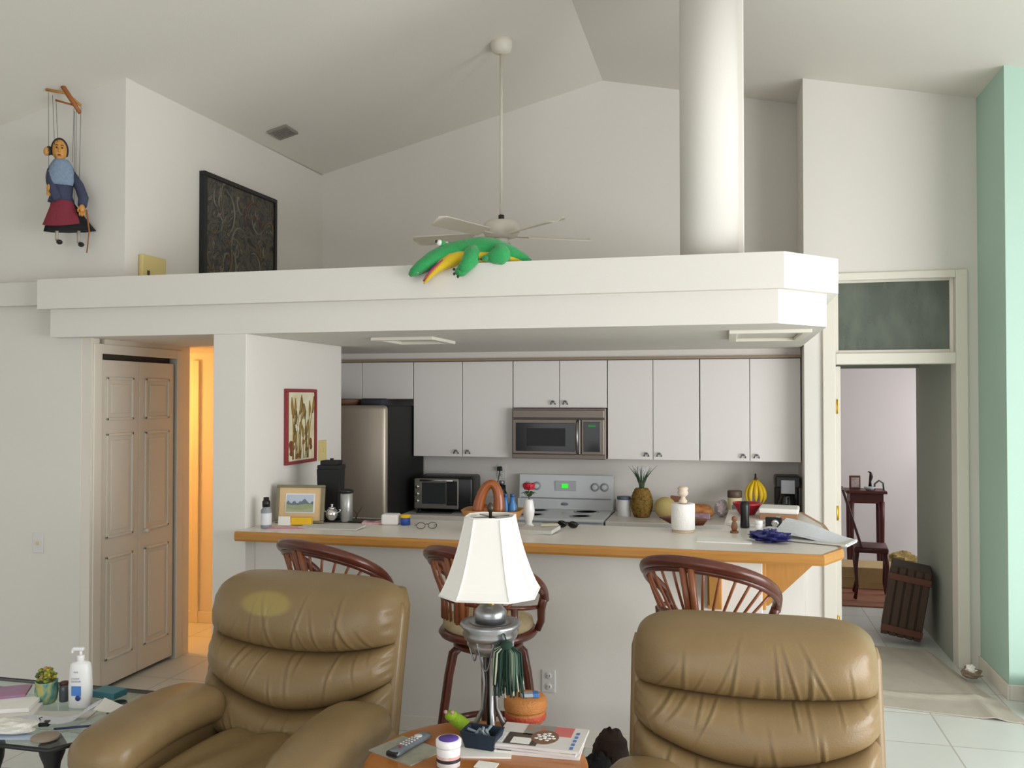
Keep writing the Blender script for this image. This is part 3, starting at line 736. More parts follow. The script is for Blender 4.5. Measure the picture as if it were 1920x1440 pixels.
# tall black brewer
x, y, z = bar(607, 976)
t = thing('coffee_brewer', 'tall black stepped appliance behind the framed landscape picture', 'appliance', (x, y + .1, z), R(5))
MB().box(-.07, .07, -.06, .06, 0, .03, .01).build('base', MATTEB, t)
m = MB(); m.loft([[(-.06, -.055, .03), (.06, -.055, .03), (.06, .055, .03), (-.06, .055, .03)], [(-.07, -.058, .3), (.066, -.058, .3), (.066, .058, .3), (-.07, .058, .3)]], True, False, False)
m.build('body', MATTEB, t)
MB().box(-.068, .072, -.058, .058, .3, .325, .004).build('shoulder', MATTEB, t)
MB().box(-.052, .054, -.05, .05, .325, .352, .004).build('lid', MATTEB, t)
MB().cyl((.004, 0, .352), .011, .012, 14).build('knob', MATTEB, t)
# grey canister
x, y, z = bar(647, 980)
t = thing('canister', 'grey metal canister with an overhanging black lid beside the black appliance', 'canister', (x, y + .02, z))
MB().cyl((0, 0, .006), .036, .165, 26).build('body', mat('grey_can', '#a7a7a4', .35, .6), t)
MB().lathe([(.034, .172), (.046, .175), (.046, .19), (.02, .195), (.001, .195)], (-.004, 0, 0), 26).build('lid', BLACK, t)
tr_ = MB().box(-.17, .17, -.075, .1, 0, .005, .002).box(-.17, .17, -.075, -.068, .005, .012, .002)
solo('tray', 'flat black tray under the chrome pot and grey canister', 'tray', tr_, BLACK, (bar(648, 979)[0] + .02, bar(648, 979)[1] + .045, ZB), R(2))
# chrome pot
x, y, z = bar(621, 981)
t = thing('teapot', 'small shiny chrome pot in front of the tall black appliance', 'pot', (x, y + .01, z + .012))
MB().ball((0, 0, .04), (.036, .036, .038), 24, 16).build('body', CHROME, t)
MB().lathe([(.022, .07), (.02, .078), (.006, .082), (.006, .09), (.009, .096), (.001, .1)], n=16).build('lid', CHROME, t)
for s in (-1, 1): MB().tube([(s * .033, 0, .05), (s * .05, 0, .056), (s * .052, 0, .066), (s * .045, 0, .07)], .004, 8).build('handle', CHROME, t)
# dried twig on tray
x, y, z = bar(667, 976)
solo('twig', 'thin dark twig standing up from the black tray', 'twig', MB().tube([(0, 0, .006), (.01, 0, .03), (.03, 0, .06), (.045, 0, .085)], [.004, .003, .0025, .001], 6).tube([(.01, 0, .03), (-.015, 0, .06)], [.0025, .001], 6), mat('twig_dark', '#4a4038', .8), (x, y, z + .005))
# yellow box, card, papers
x, y, z = bar(566, 985)
solo('carton', 'small yellow box lying in front of the framed landscape picture', 'box', MB().box(-.058, .058, -.02, .02, 0, .042, .003), YEL, (x, y, z + .004), R(9))
x, y, z = bar(533, 986)
solo('note_card', 'small white folded card left of the yellow box', 'card', MB().loft([[(-.034, -.012, 0), (.034, -.012, 0), (.034, .012, 0), (-.034, .012, 0)], [(-.034, -.0015, .05), (.034, -.0015, .05), (.034, .0015, .05), (-.034, .0015, .05)]], True, False, False), PAPER, (x, y, z + .004), R(6))
def flat_stack(name, label, cat, c, wx, wy, th, m, rz=0, group=None, curl=0.0, z=0.0):
    mb = MB().sheet(lambda u, v: (wx * (u - .5), wy * (v - .5), th + curl * (u - .4) ** 2 * (v + .3)), 10, 8, th)
    return solo(name, label, cat, mb, m, (c[0], c[1], c[2] + z), rz, group)
flat_stack('envelope', 'pink envelope at the bar edge under the white card', 'envelope', bar(537, 991), .2, .1, .004, mat('pink_paper', '#d8a4ad', .7), R(15))
flat_stack('newspaper', 'white newspaper spread at the bar edge before the chrome pot', 'newspaper', bar(622, 990), .36, .12, .006, NEWS, R(-3), curl=.02)
flat_stack('leaflet', 'white and red leaflet beside the small white tub on the bar', 'paper', bar(700, 982), .12, .07, .01, mat('red_white_print', '#d9cfcf', .6, noise=(30, .2), color2='#b5525a'), R(10), curl=.03)
x, y, z = bar(731, 984)
solo('tub', 'small white tub with red print on the bar beside the blue can', 'tub', MB().box(-.05, .05, -.04, .04, 0, .062, .012, 3), mat('white_tub', '#e8e4e0', .4), (x, y + .02, z), R(5))
x, y, z = bar(758, 985)
t = thing('tin_can', 'small blue can with a yellow lid on the bar', 'can', (x, y + .02, z))
MB().cyl((0, 0, 0), .028, .042, 22).build('body', mat('can_blue', '#27499c', .35, noise=(40, .15)), t)
MB().cyl((0, 0, .042), .029, .017, 22).build('lid', YEL, t)
x, y, z = bar(800, 992)
t = thing('eyeglasses', 'pair of eyeglasses lying on the bar left of the lamp shade', 'eyeglasses', (x, y, z), R(25))
for s in (-1, 1):
    MB().tube([(s * .032 + .024 * math.cos(a), 0, .02 + .017 * math.sin(a)) for a in [2 * PI * i / 16 for i in range(16)]], .0022, 6, True).build('rim', mat('wire_grey', '#55504c', .4, .7), t)
    MB().tube([(s * .056, 0, .024), (s * .06, .05, .016), (s * .055, .12, .004)], .002, 6).build('temple', mat('wire_grey', '#55504c'), t)
MB().tube([(-.009, 0, .026), (0, 0, .03), (.009, 0, .026)], .0022, 6).build('bridge', mat('wire_grey', '#55504c'), t)

# wooden basket with tall handle
BASK = mat('light_basket', '#b8834a', .55, noise=(50, .15), color2='#9a6834', stretch=(1, 1, 6))
x, y, z = bar(915, 1003)
t = thing('wooden_basket', 'flared light wood basket with a tall brown bent handle behind the lamp', 'basket', (x, y + .1, z), R(3))
rings = []
def rect(hx, hy, zz, n=24):
    o = []
    for j in range(n):
        a = 2 * PI * (j + .5) / n; c, s = math.cos(a), math.sin(a); e = .35
        o.append((hx * math.copysign(abs(c) ** e, c), hy * math.copysign(abs(s) ** e, s), zz))
    return o
MB().loft([rect(.1, .07, 0), rect(.13, .09, .06), rect(.165, .11, .125), rect(.156, .102, .125), rect(.12, .08, .06), rect(.09, .06, .01)], True).build('bowl', BASK, t)
hp = [(-.04 + .085 * math.sin(0), 0, 0)]
m = MB(); pa = []
for i in range(25):
    a = PI * i / 24; pa.append((-.02 - .058 * math.cos(a) + .018 * math.sin(a), -.03, .1 + .165 * math.sin(a) ** .9))
m.tube(pa, [.034 - .01 * math.sin(PI * i / 24) for i in range(25)], 10, False, None, 1.0)
m.build('handle', mat('brown_handle', '#a55a1f', .35, noise=(14, .2), color2='#8a4414', coat=.3), t)
for k, (px, m_) in enumerate(((.055, BLUE), (.095, BLUE))):
    tt = thing('bottle', ['left of two blue bottles standing in the wooden basket', 'right of two blue bottles standing in the wooden basket'][k], 'bottle', (x + px + .01, y + .12, z + .012), 0, 'blue bottles in the basket')
    MB().lathe([(.022, 0), (.024, .01), (.024, .13), (.012, .16), (.012, .18)], n=18).build('body', mat('bottle_blue', '#3a75ad', .3, noise=(20, .1)), tt)
    MB().cyl((0, 0, .18), .013, .016, 14).build('cap', mat('bottle_cap_blue', '#28497a', .4), tt)
solo('bread_roll', 'reddish brown roll lying inside the wooden basket', 'bread', MB().ball((0, 0, .045), (.06, .045, .045), 18, 12), blotch('roll_crust', ['#7a3418', '#a05a2c', '#b8794a'], 18, .5), (x - .05, y + .11, z + .06))

# vase with a rose
x, y, z = bar(990, 988)
t = thing('vase', 'slim white vase holding a red rose on the bar beside the basket', 'vase', (x, y + .02, z))
MB().lathe([(.028, 0), (.03, .006), (.018, .02), (.02, .03), (.03, .06), (.034, .09), (.026, .14), (.022, .155), (.019, .155), (.02, .13), (.001, .03)], n=26).build('body', mat('white_ceramic', '#eeece8', .25), t)
t = thing('rose', 'single red rose standing in the slim white vase', 'flower', (x, y + .02, z + .05))
MB().tube([(0, 0, 0), (.004, 0, .08), (0, 0, .14), (.0, 0, .165)], .003, 6).build('stem', mat('stem_green', '#3f5c33', .6), t)
m = MB()
for k in range(14):
    a = k * 2.4; rr = .006 + .0017 * k
    def pet(u, v, a=a, rr=rr):
        b = a + (u - .5) * 1.9; q = rr + .008 * math.sin(v * PI * .6); return (q * math.cos(b), q * math.sin(b), .163 + .034 * v * (1 - .25 * (2 * u - 1) ** 2) - .0006 * rr / .006)
    m.grid(pet, 6, 5)
m.ball((0, 0, .175), (.02, .02, .02), 12, 8)
m.build('bloom', mat('rose_red', '#b01226', .55, noise=(30, .2)), t)
m = MB()
for a, ln in ((.2, .05), (2.2, .055), (3.6, .05), (4.7, .045), (5.6, .05), (1.2, .045)):
    m.tube([(.01 * math.cos(a), .01 * math.sin(a), .12), (ln * .6 * math.cos(a), ln * .6 * math.sin(a), .145), (ln * math.cos(a), ln * math.sin(a), .135)], [.003, .013, .001], 6, False, None, .25)
m.build('leaf', mat('rose_leaf', '#46603a', .6, noise=(30, .2)), t)
flat_stack('newspaper', 'small pile of newspapers on the bar in front of the white vase', 'newspaper', bar(1010, 998), .2, .14, .02, NEWS, R(-10), curl=.03)
flat_stack('paper_slip', 'yellowish slip of paper lying on the newspapers by the vase', 'paper', bar(1030, 994), .1, .06, .004, mat('yellowish_slip', '#d9d3b8', .7), R(20), z=.03)
x, y, z = bar(1062, 992)
t = thing('sunglasses', 'black sunglasses lying on the bar right of the newspapers', 'sunglasses', (x, y + .03, z), R(-12))
for s in (-1, 1):
    MB().ball((s * .034, 0, .022), (.03, .006, .02), 14, 8).build('lens', BGLASS, t)
    MB().tube([(s * .066, 0, .026), (s * .066 - .04, .05, .014), (s * .066 - .12, .07, .006)], .004, 6).build('temple', BLACK, t)
MB().box(-.012, .012, -.004, .004, .026, .034, .002).build('bridge', BLACK, t)

# paper towel roll on holder
x, y, z = bar(1280, 999)
t = thing('paper_towel_holder', 'holder with carved finial carrying the white paper towel roll', 'holder', (x, y + .04, z))
MB().lathe([(.06, 0), (.06, .01), (.01, .014), (.008, .02)], n=28).build('base', mat('pale_wood', '#cbb696', .5), t)
MB().lathe([(.008, .014), (.008, .155)], n=14).build('rod', mat('pale_wood', '#cbb696'), t)
MB().lathe([(.009, .15), (.022, .158), (.024, .17), (.014, .18), (.012, .19), (.026, .2), (.03, .213), (.024, .226), (.03, .236), (.022, .245), (.001, .247)], n=22).build('finial', mat('finial_cream', '#dcc9b4', .5, noise=(60, .15)), t)
rl = MB().lathe([(.02, .001), (.062, 0), (.064, .003), (.064, .137), (.062, .14), (.02, .139), (.02, .001)], n=40, cap=False)
o = solo('paper_towel_roll', 'white paper towel roll standing on the bar', 'paper towels', rl, mat('towel_white', '#f0eee8', .9, noise=(40, .02), bump=(120, .3)), (x, y + .04, z + .0145))
# brown wooden board behind the roll
solo('wooden_dish', 'dark brown wooden dish on the bar behind the paper towel roll', 'dish', MB().loft([[(.02 + .1 * math.cos(a), .055 * math.sin(a), zz) for a in [2 * PI * j / 24 for j in range(24)]] if k == 0 else [(.14 * math.cos(a), .075 * math.sin(a), zz) for a in [2 * PI * j / 24 for j in range(24)]] for k, zz in ((0, 0), (1, .03), (1, .034))], True), mat('brown_wood', '#7a4524', .5, noise=(14, .2), color2='#5d3218', stretch=(1, 8, 1)), (bar(1280, 985)[0], bar(1280, 985)[1] + .06, ZB), R(-12))
flat_stack('paper_sheet', 'white sheet of paper at the bar edge above the right stool', 'paper', bar(1358, 1014), .27, .14, .004, PAPER, R(-1))
flat_stack('napkins', 'small white pile of napkins behind the blue pouch', 'napkins', bar(1400, 985), .2, .1, .012, PAPER, R(-14), curl=.05)
# pepper mill
x, y, z = bar(1397, 992)
solo('pepper_mill', 'tall black cylinder standing among the clutter right of the towel roll', 'pepper mill', MB().lathe([(.024, 0), (.026, .01), (.023, .06), (.026, .12), (.024, .145), (.012, .15), (.001, .152)], n=22), BLACK, (x, y + .05, z))
# wooden figure
x, y, z = bar(1377, 1000)
t = thing('wooden_figure', 'small brown wooden figure standing left of the black cylinder', 'figurine', (x, y + .02, z))
MB().cyl((0, 0, 0), .022, .01, 16).build('base', mat('fig_brown', '#8a5c3c', .5), t)
MB().lathe([(.012, .01), (.018, .03), (.012, .055), (.009, .062), (.015, .07), (.013, .085), (.001, .092)], n=16).build('body', mat('fig_brown', '#8a5c3c'), t)
# white bottle, chrome shaker, blue pouch, pastry box, newspaper roll
x, y, z = bar(1423, 1006)
t = thing('pill_bottle', 'small white bottle standing just left of the folded newspaper', 'bottle', (x, y + .03, z))
MB().cyl((0, 0, 0), .02, .062, 20).build('body', WHITEP, t); MB().cyl((0, 0, .062), .021, .018, 20).build('cap', WHITEP, t)
x, y, z = bar(1452, 992)
t = thing('camera', 'small black and chrome compact device left of the folded newspaper', 'camera', (x, y + .06, z), R(-15))
MB().box(-.045, .045, -.014, .014, 0, .058, .006).build('body', BLACK, t)
MB().lathe([(.02, 0), (.02, .016), (.014, .018), (.001, .018)], (0, 0, 0), 20, T((.012, -.014, .028)) @ Matrix.Rotation(PI / 2, 4, 'X')).build('lens', CHROME, t)
MB().box(.012, .04, -.012, .01, .058, .066, .002).build('top_plate', CHROME, t)
x, y, z = bar(1444, 1017)
pc = crumple(.1, .055, .03, 11, .4, 26, 10)
t = thing('pouch', 'crumpled blue and purple pouch at the bar edge', 'pouch', (x, y, z), R(-14))
pc.build('bag', mat('blue_purple_cloth', '#16204a', .4, noise=(16, .4), color2='#34307a'), t)
MB().tube([(-.09, .01, .03), (-.06, -.02, .042), (-.03, .0, .045), (-.01, -.03, .045)], .008, 6).build('strap', mat('teal_strap', '#3f79a8', .5), t)
x, y, z = bar(1462, 973)
t = thing('pastry_box', 'flat white box with brown edge near the back of the bar', 'box', (x, y + .05, z), R(-6))
MB().box(-.11, .11, -.1, .1, 0, .035, .004).build('carton', mat('brown_card', '#a37a58', .7), t)
MB().box(-.115, .115, -.105, .105, .036, .068, .01).build('lid', PAPER, t)
# folded newspaper
x, y, z = bar(1525, 1017)
t = thing('newspaper', 'thick folded white newspaper overhanging the right corner of the bar', 'newspaper', (x, y + .05, z + .003), R(-22))
def fold(u, v):
    return (-.17 + .36 * u, -.075 + .19 * v, .014 + .075 * (1 - u) ** 1.2 * (.35 + .65 * v) + .008 * math.sin(u * 5))
MB().sheet(fold, 16, 8, .014).build('folded_sheets', mat('newspaper_print', '#e3e4e6', .85, noise=(45, .06), color2='#b4b7bc', stretch=(1, 5, 1)), t)
MB().sheet(lambda u, v: (-.16 + .35 * u, -.1 + .2 * v, .009), 4, 4, .008).build('lower_sheets', NEWS, t)
# white sugar bowl
x, y, z = bar(1440, 1004)
solo('cup', 'small white cup standing between the blue pouch and the chrome device', 'cup', MB().lathe([(.018, 0), (.024, .004), (.03, .04), (.027, .04), (.02, .006), (.001, .005)], n=22), WHITEP, (x + .02, y + .03, z))

# framed wheat picture on the kitchen side wall
t = thing('framed_picture', 'narrow red framed picture of wheat stalks on the kitchen side wall', 'picture'); t.matrix_world = T((-2.603, 5.03, 1.39)) @ Matrix.Rotation(PI / 2, 4, 'Z')
FRR = mat('red_frame', '#8a2a2e', .4, noise=(20, .1))
m = MB(); w2, h2 = .2, .465
for a in ((-w2, w2, 0, .02), (-w2, w2, h2 - .02, h2)): m.box(a[0], a[1], -.025, 0, a[2], a[3], .003)
for s in (-1, 1): m.box(min(s * w2, s * (w2 - .02)), max(s * w2, s * (w2 - .02)), -.025, 0, .02, h2 - .02, .003)
m.build('frame', FRR, t)
MB().box(-w2 + .02, w2 - .02, -.012, -.002, .02, h2 - .02).build('canvas', blotch('wheat_ground', ['#c9bf92', '#d8d0ac', '#e2dcc0', '#cdbf95'], 6, .8), t)
m = MB(); rnd = random.Random(4)
for k in range(20):
    x0 = rnd.uniform(-.13, .13); h = rnd.uniform(.16, .4); ln = rnd.uniform(-.06, .08); m.m = rnd.choice([0, 0, 1])
    m.tube([(x0, -.0125, .03), (x0 + ln * .4, -.0125, .03 + h * .5), (x0 + ln, -.0125, .03 + h * .8)], .003, 4, False, None, 1)
    m.tube([(x0 + ln, -.013, .03 + h * .8 - .03), (x0 + ln * 1.15, -.013, .03 + h * .85), (x0 + ln * 1.3, -.013, min(.44, .03 + h))], [.004, .011, .002], 5)
for k in range(12):
    m.m = 2; m.ball((rnd.uniform(-.14, .14), -.0115, rnd.uniform(.05, .15)), (rnd.uniform(.015, .035), .0015, rnd.uniform(.015, .03)), 10, 6)
m.m = 3; m.ball((-.05, -.012, .22), (.03, .002, .018), 10, 6)
m.build('painted_wheat', [mat('wheat_brown', '#8f7438', .8), mat('wheat_dark', '#6c5a34', .8), mat('wheat_rust', '#7a4326', .8, noise=(20, .2)), mat('wheat_white', '#e6e2d8', .8)], t)
# big dark painting upstairs
t = thing('painting', 'large dark abstract painting in a black frame on the upper side wall', 'painting'); t.matrix_world = T((-3.435, 5.68, 2.58)) @ Matrix.Rotation(R(87.9), 4, 'Z')
w2, h2 = .46, .755
m = MB()
for a in ((-w2, w2, 0, .03), (-w2, w2, h2 - .03, h2)): m.box(a[0], a[1], -.05, 0, a[2], a[3], .003)
for s in (-1, 1): m.box(min(s * w2, s * (w2 - .03)), max(s * w2, s * (w2 - .03)), -.05, 0, .03, h2 - .03, .003)
m.build('frame', mat('frame_black', '#17171a', .4), t)
MB().box(-w2 + .03, w2 - .03, -.035, -.002, .03, h2 - .03).build('canvas', blotch('dark_abstract', ['#232423', '#3a3a37', '#5c574b', '#2c2e32', '#7d735f', '#35322e'], 7, .6, (1, 1, .8), 2.5), t)
m = MB(); rnd = random.Random(9)
for k in range(34):
    cx_, cz_ = rnd.uniform(-.38, .38), rnd.uniform(.08, .68); a0 = rnd.uniform(0, 6); rr = rnd.uniform(.03, .11); m.m = rnd.choice([0, 0, 1, 2, 3])
    pts = [(max(-.42, min(.42, cx_ + rr * math.cos(a0 + u * 2.6))), -.0355, max(.04, min(.71, cz_ + rr * 1.4 * math.sin(a0 + u * 2.6)))) for u in [i / 8 for i in range(9)]]
    m.tube(pts, [.002 + .006 * math.sin(PI * i / 8) for i in range(9)], 4, False, None, 1)
m.build('brush_strokes', [mat('stroke_grey', '#77746a', .7), mat('stroke_ochre', '#6e6048', .7), mat('stroke_rust', '#6f4a3e', .7), mat('stroke_slate', '#474d51', .7)], t)

# ceiling fan
FANW = mat('fan_white', '#e3ddd0', .4)
cp = onL(940, 78); fx, fy = cp.x, cp.y
t = thing('ceiling_fan', 'white ceiling fan on a long thin rod above the plant ledge', 'ceiling fan', (fx, fy, 2.915))
zt_ = cp.z - 2.915
MB().lathe([(.03, zt_ - .085), (.06, zt_ - .07), (.075, zt_ - .03), (.075, zt_ + .02), (.01, zt_ + .025)], n=28).build('canopy', FANW, t)
MB().lathe([(.011, .1), (.011, zt_ - .07)], n=12).build('downrod', FANW, t)
MB().cyl((0, 0, .085), .02, .035, 14).build('coupling', BLACK, t)
MB().lathe([(.02, .09), (.1, .075), (.125, .05), (.125, .0), (.1, -.03), (.03, -.04)], n=32).build('motor_housing', FANW, t)
MB().lathe([(.05, -.04), (.05, -.07), (.03, -.085), (.001, -.088)], n=24).build('switch_cup', FANW, t)
MB().tube([(.03, -.03, -.08), (.03, -.03, -.2)], .003, 6).build('pull_chain', BRASS, t)
for k in range(5):
    a = R(30 + 72 * k)
    M = Matrix.Rotation(a, 4, 'Z')
    MB().box(.1, .2, -.02, .02, -.025, -.015, .004, 2, M).build('blade_arm', FANW, t)
    def bl(u, v):
        wd = .055 + .018 * u; e = max(.1, 1 - (max(0, u - .85) / .15) ** 3) ** .5
        return (.18 + .47 * u, (v - .5) * 2 * wd * e, -.015 + (v - .5) * .035)
    MB().sheet(bl, 20, 4, .007, M).build('blade', FANW, t)

# ================================================================== LIVING ROOM
def gauss(x, s): return math.exp(-(x / s) ** 2)
def recliner(loc, rz, W, seams, head_mat, seed, label, H=1.04, drop=0.0):
    """seams: list of functions u -> z, from the top of the back down to the seat"""
    t = thing('recliner', label, 'recliner', loc, rz, 'leather recliners facing away from the bar')
    hw = W / 2; rnd = random.Random(seed)
    def lean(z): return (z - .42) * .23
    names = ['headrest', 'back_cushion', 'lumbar_cushion']
    for s in range(3):
        hi, lo = seams[s], seams[s + 1]
        puff = (.125, .105, .10)[s]
        wr = []
        cnt = (11, 13, 12)[s]
        for k in range(cnt):
            uk = -.86 + 1.72 * (k + rnd.uniform(.2, .8)) / cnt
            wr.append((uk, rnd.uniform(-.22, .22) - uk * (.25 if s == 0 else -.2), rnd.uniform(.012, .026), rnd.uniform(.004, .011) * (1 if s else .9), rnd.random() < (.0 if s == 0 else .6), rnd.uniform(.35, .95)))
        def fn(i, j, s=s, hi=hi, lo=lo, puff=puff, wr=wr):
            u = -1 + 2 * i; tt = j
            au = abs(u)
            side = max(0.0, 1 - au ** 7) ** .45
            up = .5 - .5 * math.cos(PI * tt)          # denser rows near seams
            vv = abs(2 * up - 1)
            pf = max(0.0, 1 - vv ** 2.6) ** .62
            base = .075
            if s == 0 and up > .5: base = .075 * max(0, 1 - ((up - .5) / .5) ** 5) ** .5
            d = base + puff * pf * (0.82 + .18 * (1 - u * u))
            for (uk, sl, sg, am, top, ln) in wr:
                dist = up if not top else 1 - up
                fade = max(0, 1 - dist / ln) ** .8 * min(1, dist / .06 + .25)
                uc = uk + sl * dist
                q = (u - uc) / sg
                d += am * fade * (math.exp(-(q - 1.0) ** 2) - 1.1 * math.exp(-(q * 1.25) ** 2)) * (1 if au < .9 else .3)
            d += .004 * math.sin(u * 5 + s * 2 + seed) * math.sin(up * 7 + seed)
            # pulled corners near the sides at the seams
            d -= .02 * gauss(au - .97, .05) * (.6 + .4 * math.sin(up * 26 + s))
            zhi, zlo = hi(u), lo(u)
            z = zlo + (zhi - zlo) * up
            if s == 0: z -= .045 * au ** 9 * up ** 2
            d *= side
            x = hw * (math.copysign(1 - (1 - au) ** 1.15 * 1.0, u) if au > 0 else 0)
            x = hw * u * (1 - .045 * up ** 5 if s == 0 else 1)
            return (x, lean(z) - d, z)
        m = MB(); m.grid(fn, 150, 56)
        m.build(names[s], head_mat if s == 0 else LEATHER, t)
    # outer shell behind the cushions
    sh = MB()
    for z0, z1 in ((.3, H - .055),):
        rings = []
        for k in range(11):
            z = z0 + (z1 - z0) * k / 10
            e = 1 if k not in (0, 10) else .94
            y0 = lean(z) - .03; y1 = lean(z) + .13
            rr = []
            for j in range(28):
                a = 2 * PI * j / 28; c, s_ = math.cos(a), math.sin(a)
                rr.append(((hw - .012) * e * math.copysign(abs(c) ** .3, c), (y0 + y1) / 2 + (y1 - y0) / 2 * e * math.copysign(abs(s_) ** .45, s_), z))
            rings.append(rr)
        sh.loft(rings)
    sh.build('back_shell', LEATHER, t)
    for s_ in (-1, 1):
        MB().tube([(s_ * (hw - .012), lean(z) - .02, z) for z in [.36 + (H - .45) * k / 12 for k in range(13)]], [.012] + [.024] * 11 + [.012], 10).build('welt', LEATHER, t)
    # seat, arms, base
    def seat(i, j):
        u = -1 + 2 * i; v = j
        e = max(0, 1 - abs(u) ** 8) ** .4 * max(0, 1 - abs(2 * v - 1) ** 6) ** .4
        return (u * (hw - .17), -.09 - .62 * v, .3 + .17 * e + .008 * math.sin(u * 9 + v * 5))
    MB().grid(seat, 50, 40).build('seat_cushion', LEATHER, t)
    for s_ in (-1, 1):
        rings = []
        for k in range(25):
            u = k / 24; y = -.08 - .66 * u
            e = max(.12, (1 - abs(2 * u - 1) ** 9)) ** .45
            xx = s_ * (hw - .07 + .03 * u)
            zc_ = .53 + .035 * math.sin(u * PI) - .03 * u - drop
            rr = []
            for j in range(28):
                a = 2 * PI * j / 28; c, sn = math.cos(a), math.sin(a)
                wob = 1 + .02 * math.sin(7 * u * 6 + j) * (1 if sn > 0 else 0)
                rr.append((xx + .135 * e * math.copysign(abs(c) ** .7, c) * wob, y, zc_ + .085 * e * math.copysign(abs(sn) ** .8, sn)))
            rings.append(rr)
        MB().loft(rings).build('armrest', LEATHER, t)
        MB().box(s_ * (hw - .05) - .09, s_ * (hw - .05) + .09, -.68, -.04, .1, .5 - drop, .03, 3).build('arm_panel', LEATHER, t)
    MB().box(-hw + .01, hw - .01, -.56, .06, .08, .33, .03, 3).build('seat_base', LEATHER, t)
    MB().lathe([(.3, 0), (.3, .02), (.27, .035), (.06, .05), (.06, .08)], (0, -.25, 0), 36).build('swivel_base', mat('dark_base', '#2a211a', .5), t)
    return t
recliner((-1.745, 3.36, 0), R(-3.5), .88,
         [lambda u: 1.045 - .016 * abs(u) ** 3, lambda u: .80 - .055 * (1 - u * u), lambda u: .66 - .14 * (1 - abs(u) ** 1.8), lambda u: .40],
         LEATHER_OVAL, 3, 'olive tan leather recliner with a pale oval on its headrest')
recliner((.095, 3.32, 0), R(0), .875,
         [lambda u: .985 - .012 * abs(u) ** 4, lambda u: .738 - .024 * (1 - u * u), lambda u: .605 - .12 * (1 - abs(u) ** 1.8), lambda u: .36],
         LEATHER, 8, 'olive tan leather recliner right of the lamp table, headrest unmarked', .985, .1)

# round table
ZT = .6
TX, TY = -.805, 2.80
t = thing('side_table', 'round honey oak pedestal table between the two recliners', 'table', (TX, TY, 0))
MB().lathe([(.01, .575), (.34, .575), (.365, .582), (.37, .59), (.365, .598), (.35, .6), (.001, .6)], n=64).build('tabletop', mat('table_oak', '#b5712f', .3, noise=(6, .1), color2='#9c5c22', stretch=(1, 9, 1), coat=.3), t)
MB().lathe([(.05, .05), (.06, .1), (.035, .16), (.045, .3), (.06, .38), (.04, .48), (.09, .56), (.12, .575)], n=28).build('pedestal', OAKV, t)
for k in range(3):
    a = PI / 2 + 2 * PI * k / 3
    MB().tube([(.03 * math.cos(a), .03 * math.sin(a), .16), (.14 * math.cos(a), .14 * math.sin(a), .12), (.25 * math.cos(a), .25 * math.sin(a), .03), (.28 * math.cos(a), .28 * math.sin(a), .018)], [.03, .026, .02, .018], 10).build('foot', OAKV, t)
def tb(px, py): p = atZ(px, py, ZT); return (p.x, p.y, ZT)
# lamp
lx, ly = -.818, 3.03
t = thing('table_lamp', 'table lamp with white bell shade and silver urn base on the round table', 'lamp', (lx, ly, ZT))
SILV = mat('tarnished_silver', '#a9aaac', .28, .85, noise=(18, .3))
WSHADE = mat('white_shade', '#f4f1ea', .75, noise=(50, .01))
def octo(r, z, cut=.55):
    o = []
    for k in range(4):
        for s in (-1, 1):
            a = PI / 2 * k
            c, q = 1.0, cut * s
            o.append((r * (c * math.cos(a) - q * math.sin(a)), r * (c * math.sin(a) + q * math.cos(a)), z))
    return o
prof = [(z * .87, r * .885) for z, r in [(0, .188), (.03, .172), (.08, .152), (.13, .136), (.18, .1215), (.23, .109), (.28, .0985), (.31, .0935)]]
rings = [octo(r, .508 + z) for z, r in prof] + [octo(r - .003, .508 + z) for z, r in prof[::-1]]
MR = Matrix.Rotation(R(-84), 4, 'Z')
s_ = MB().loft(rings, False, True, False, MR)
sh = s_.build('lamp_shade', WSHADE, t)
m = MB()
for z, r in ((.508, .167), (.7775, .0835)):
    m.tube([MR @ Vector(p) for p in octo(r, z)], .0035, 6, True)
for k in range(8):
    m.tube([MR @ Vector(octo(r + .001, .508 + z)[k]) for z, r in prof], .0022, 5)
m.build('trim_braid', WSHADE, sh)
MB().lathe([(.006, .74), (.006, .79), (.011, .795), (.013, .808), (.008, .82), (.001, .826)], n=14).build('finial', mat('bronze_finial', '#4a443a', .4, .7), t)
m = MB()
for k in range(4):
    a = PI / 4 + PI / 2 * k; m.tube([(0, 0, .775), (.078 * math.cos(a), .078 * math.sin(a), .775)], .002, 5)
m.tube([(.03 * math.cos(a), 0, .6 + .09 * math.sin(a) + .07) for a in [PI * i / 16 for i in range(17)]], .002, 5)
m.build('harp', GREYM, t)
MB().lathe([(.02, .42), (.02, .5), (.028, .51), (.028, .56), (.02, .575), (.001, .58)], n=18).build('socket', mat('brass', '#c8a13c'), t)
MB().lathe([(.012, .37), (.05, .375), (.062, .39), (.07, .4), (.105, .402), (.11, .392), (.095, .375), (.1, .362), (.092, .345), (.08, .34), (.084, .325), (.07, .30), (.045, .285), (.03, .28), (.012, .275)][::-1], n=40).build('urn', SILV, t)
MB().lathe([(.055, .4), (.058, .44), (.04, .46), (.02, .47)], n=30).build('neck', SILV, t)
for k in range(3):
    a = R(-90 + 25) + 2 * PI * k / 3
    m = MB()
    m.tube([(.045 * math.cos(a), .045 * math.sin(a), .33), (.03 * math.cos(a), .03 * math.sin(a), .27), (.022 * math.cos(a), .022 * math.sin(a), .18), (.028 * math.cos(a), .028 * math.sin(a), .09), (.06 * math.cos(a), .06 * math.sin(a), .025), (.075 * math.cos(a), .075 * math.sin(a), .012)], [.008, .009, .008, .008, .01, .012], 10)
    m.ball((.075 * math.cos(a), .075 * math.sin(a), .012), .0125, 10, 8)
    m.build('leg', SILV, t)
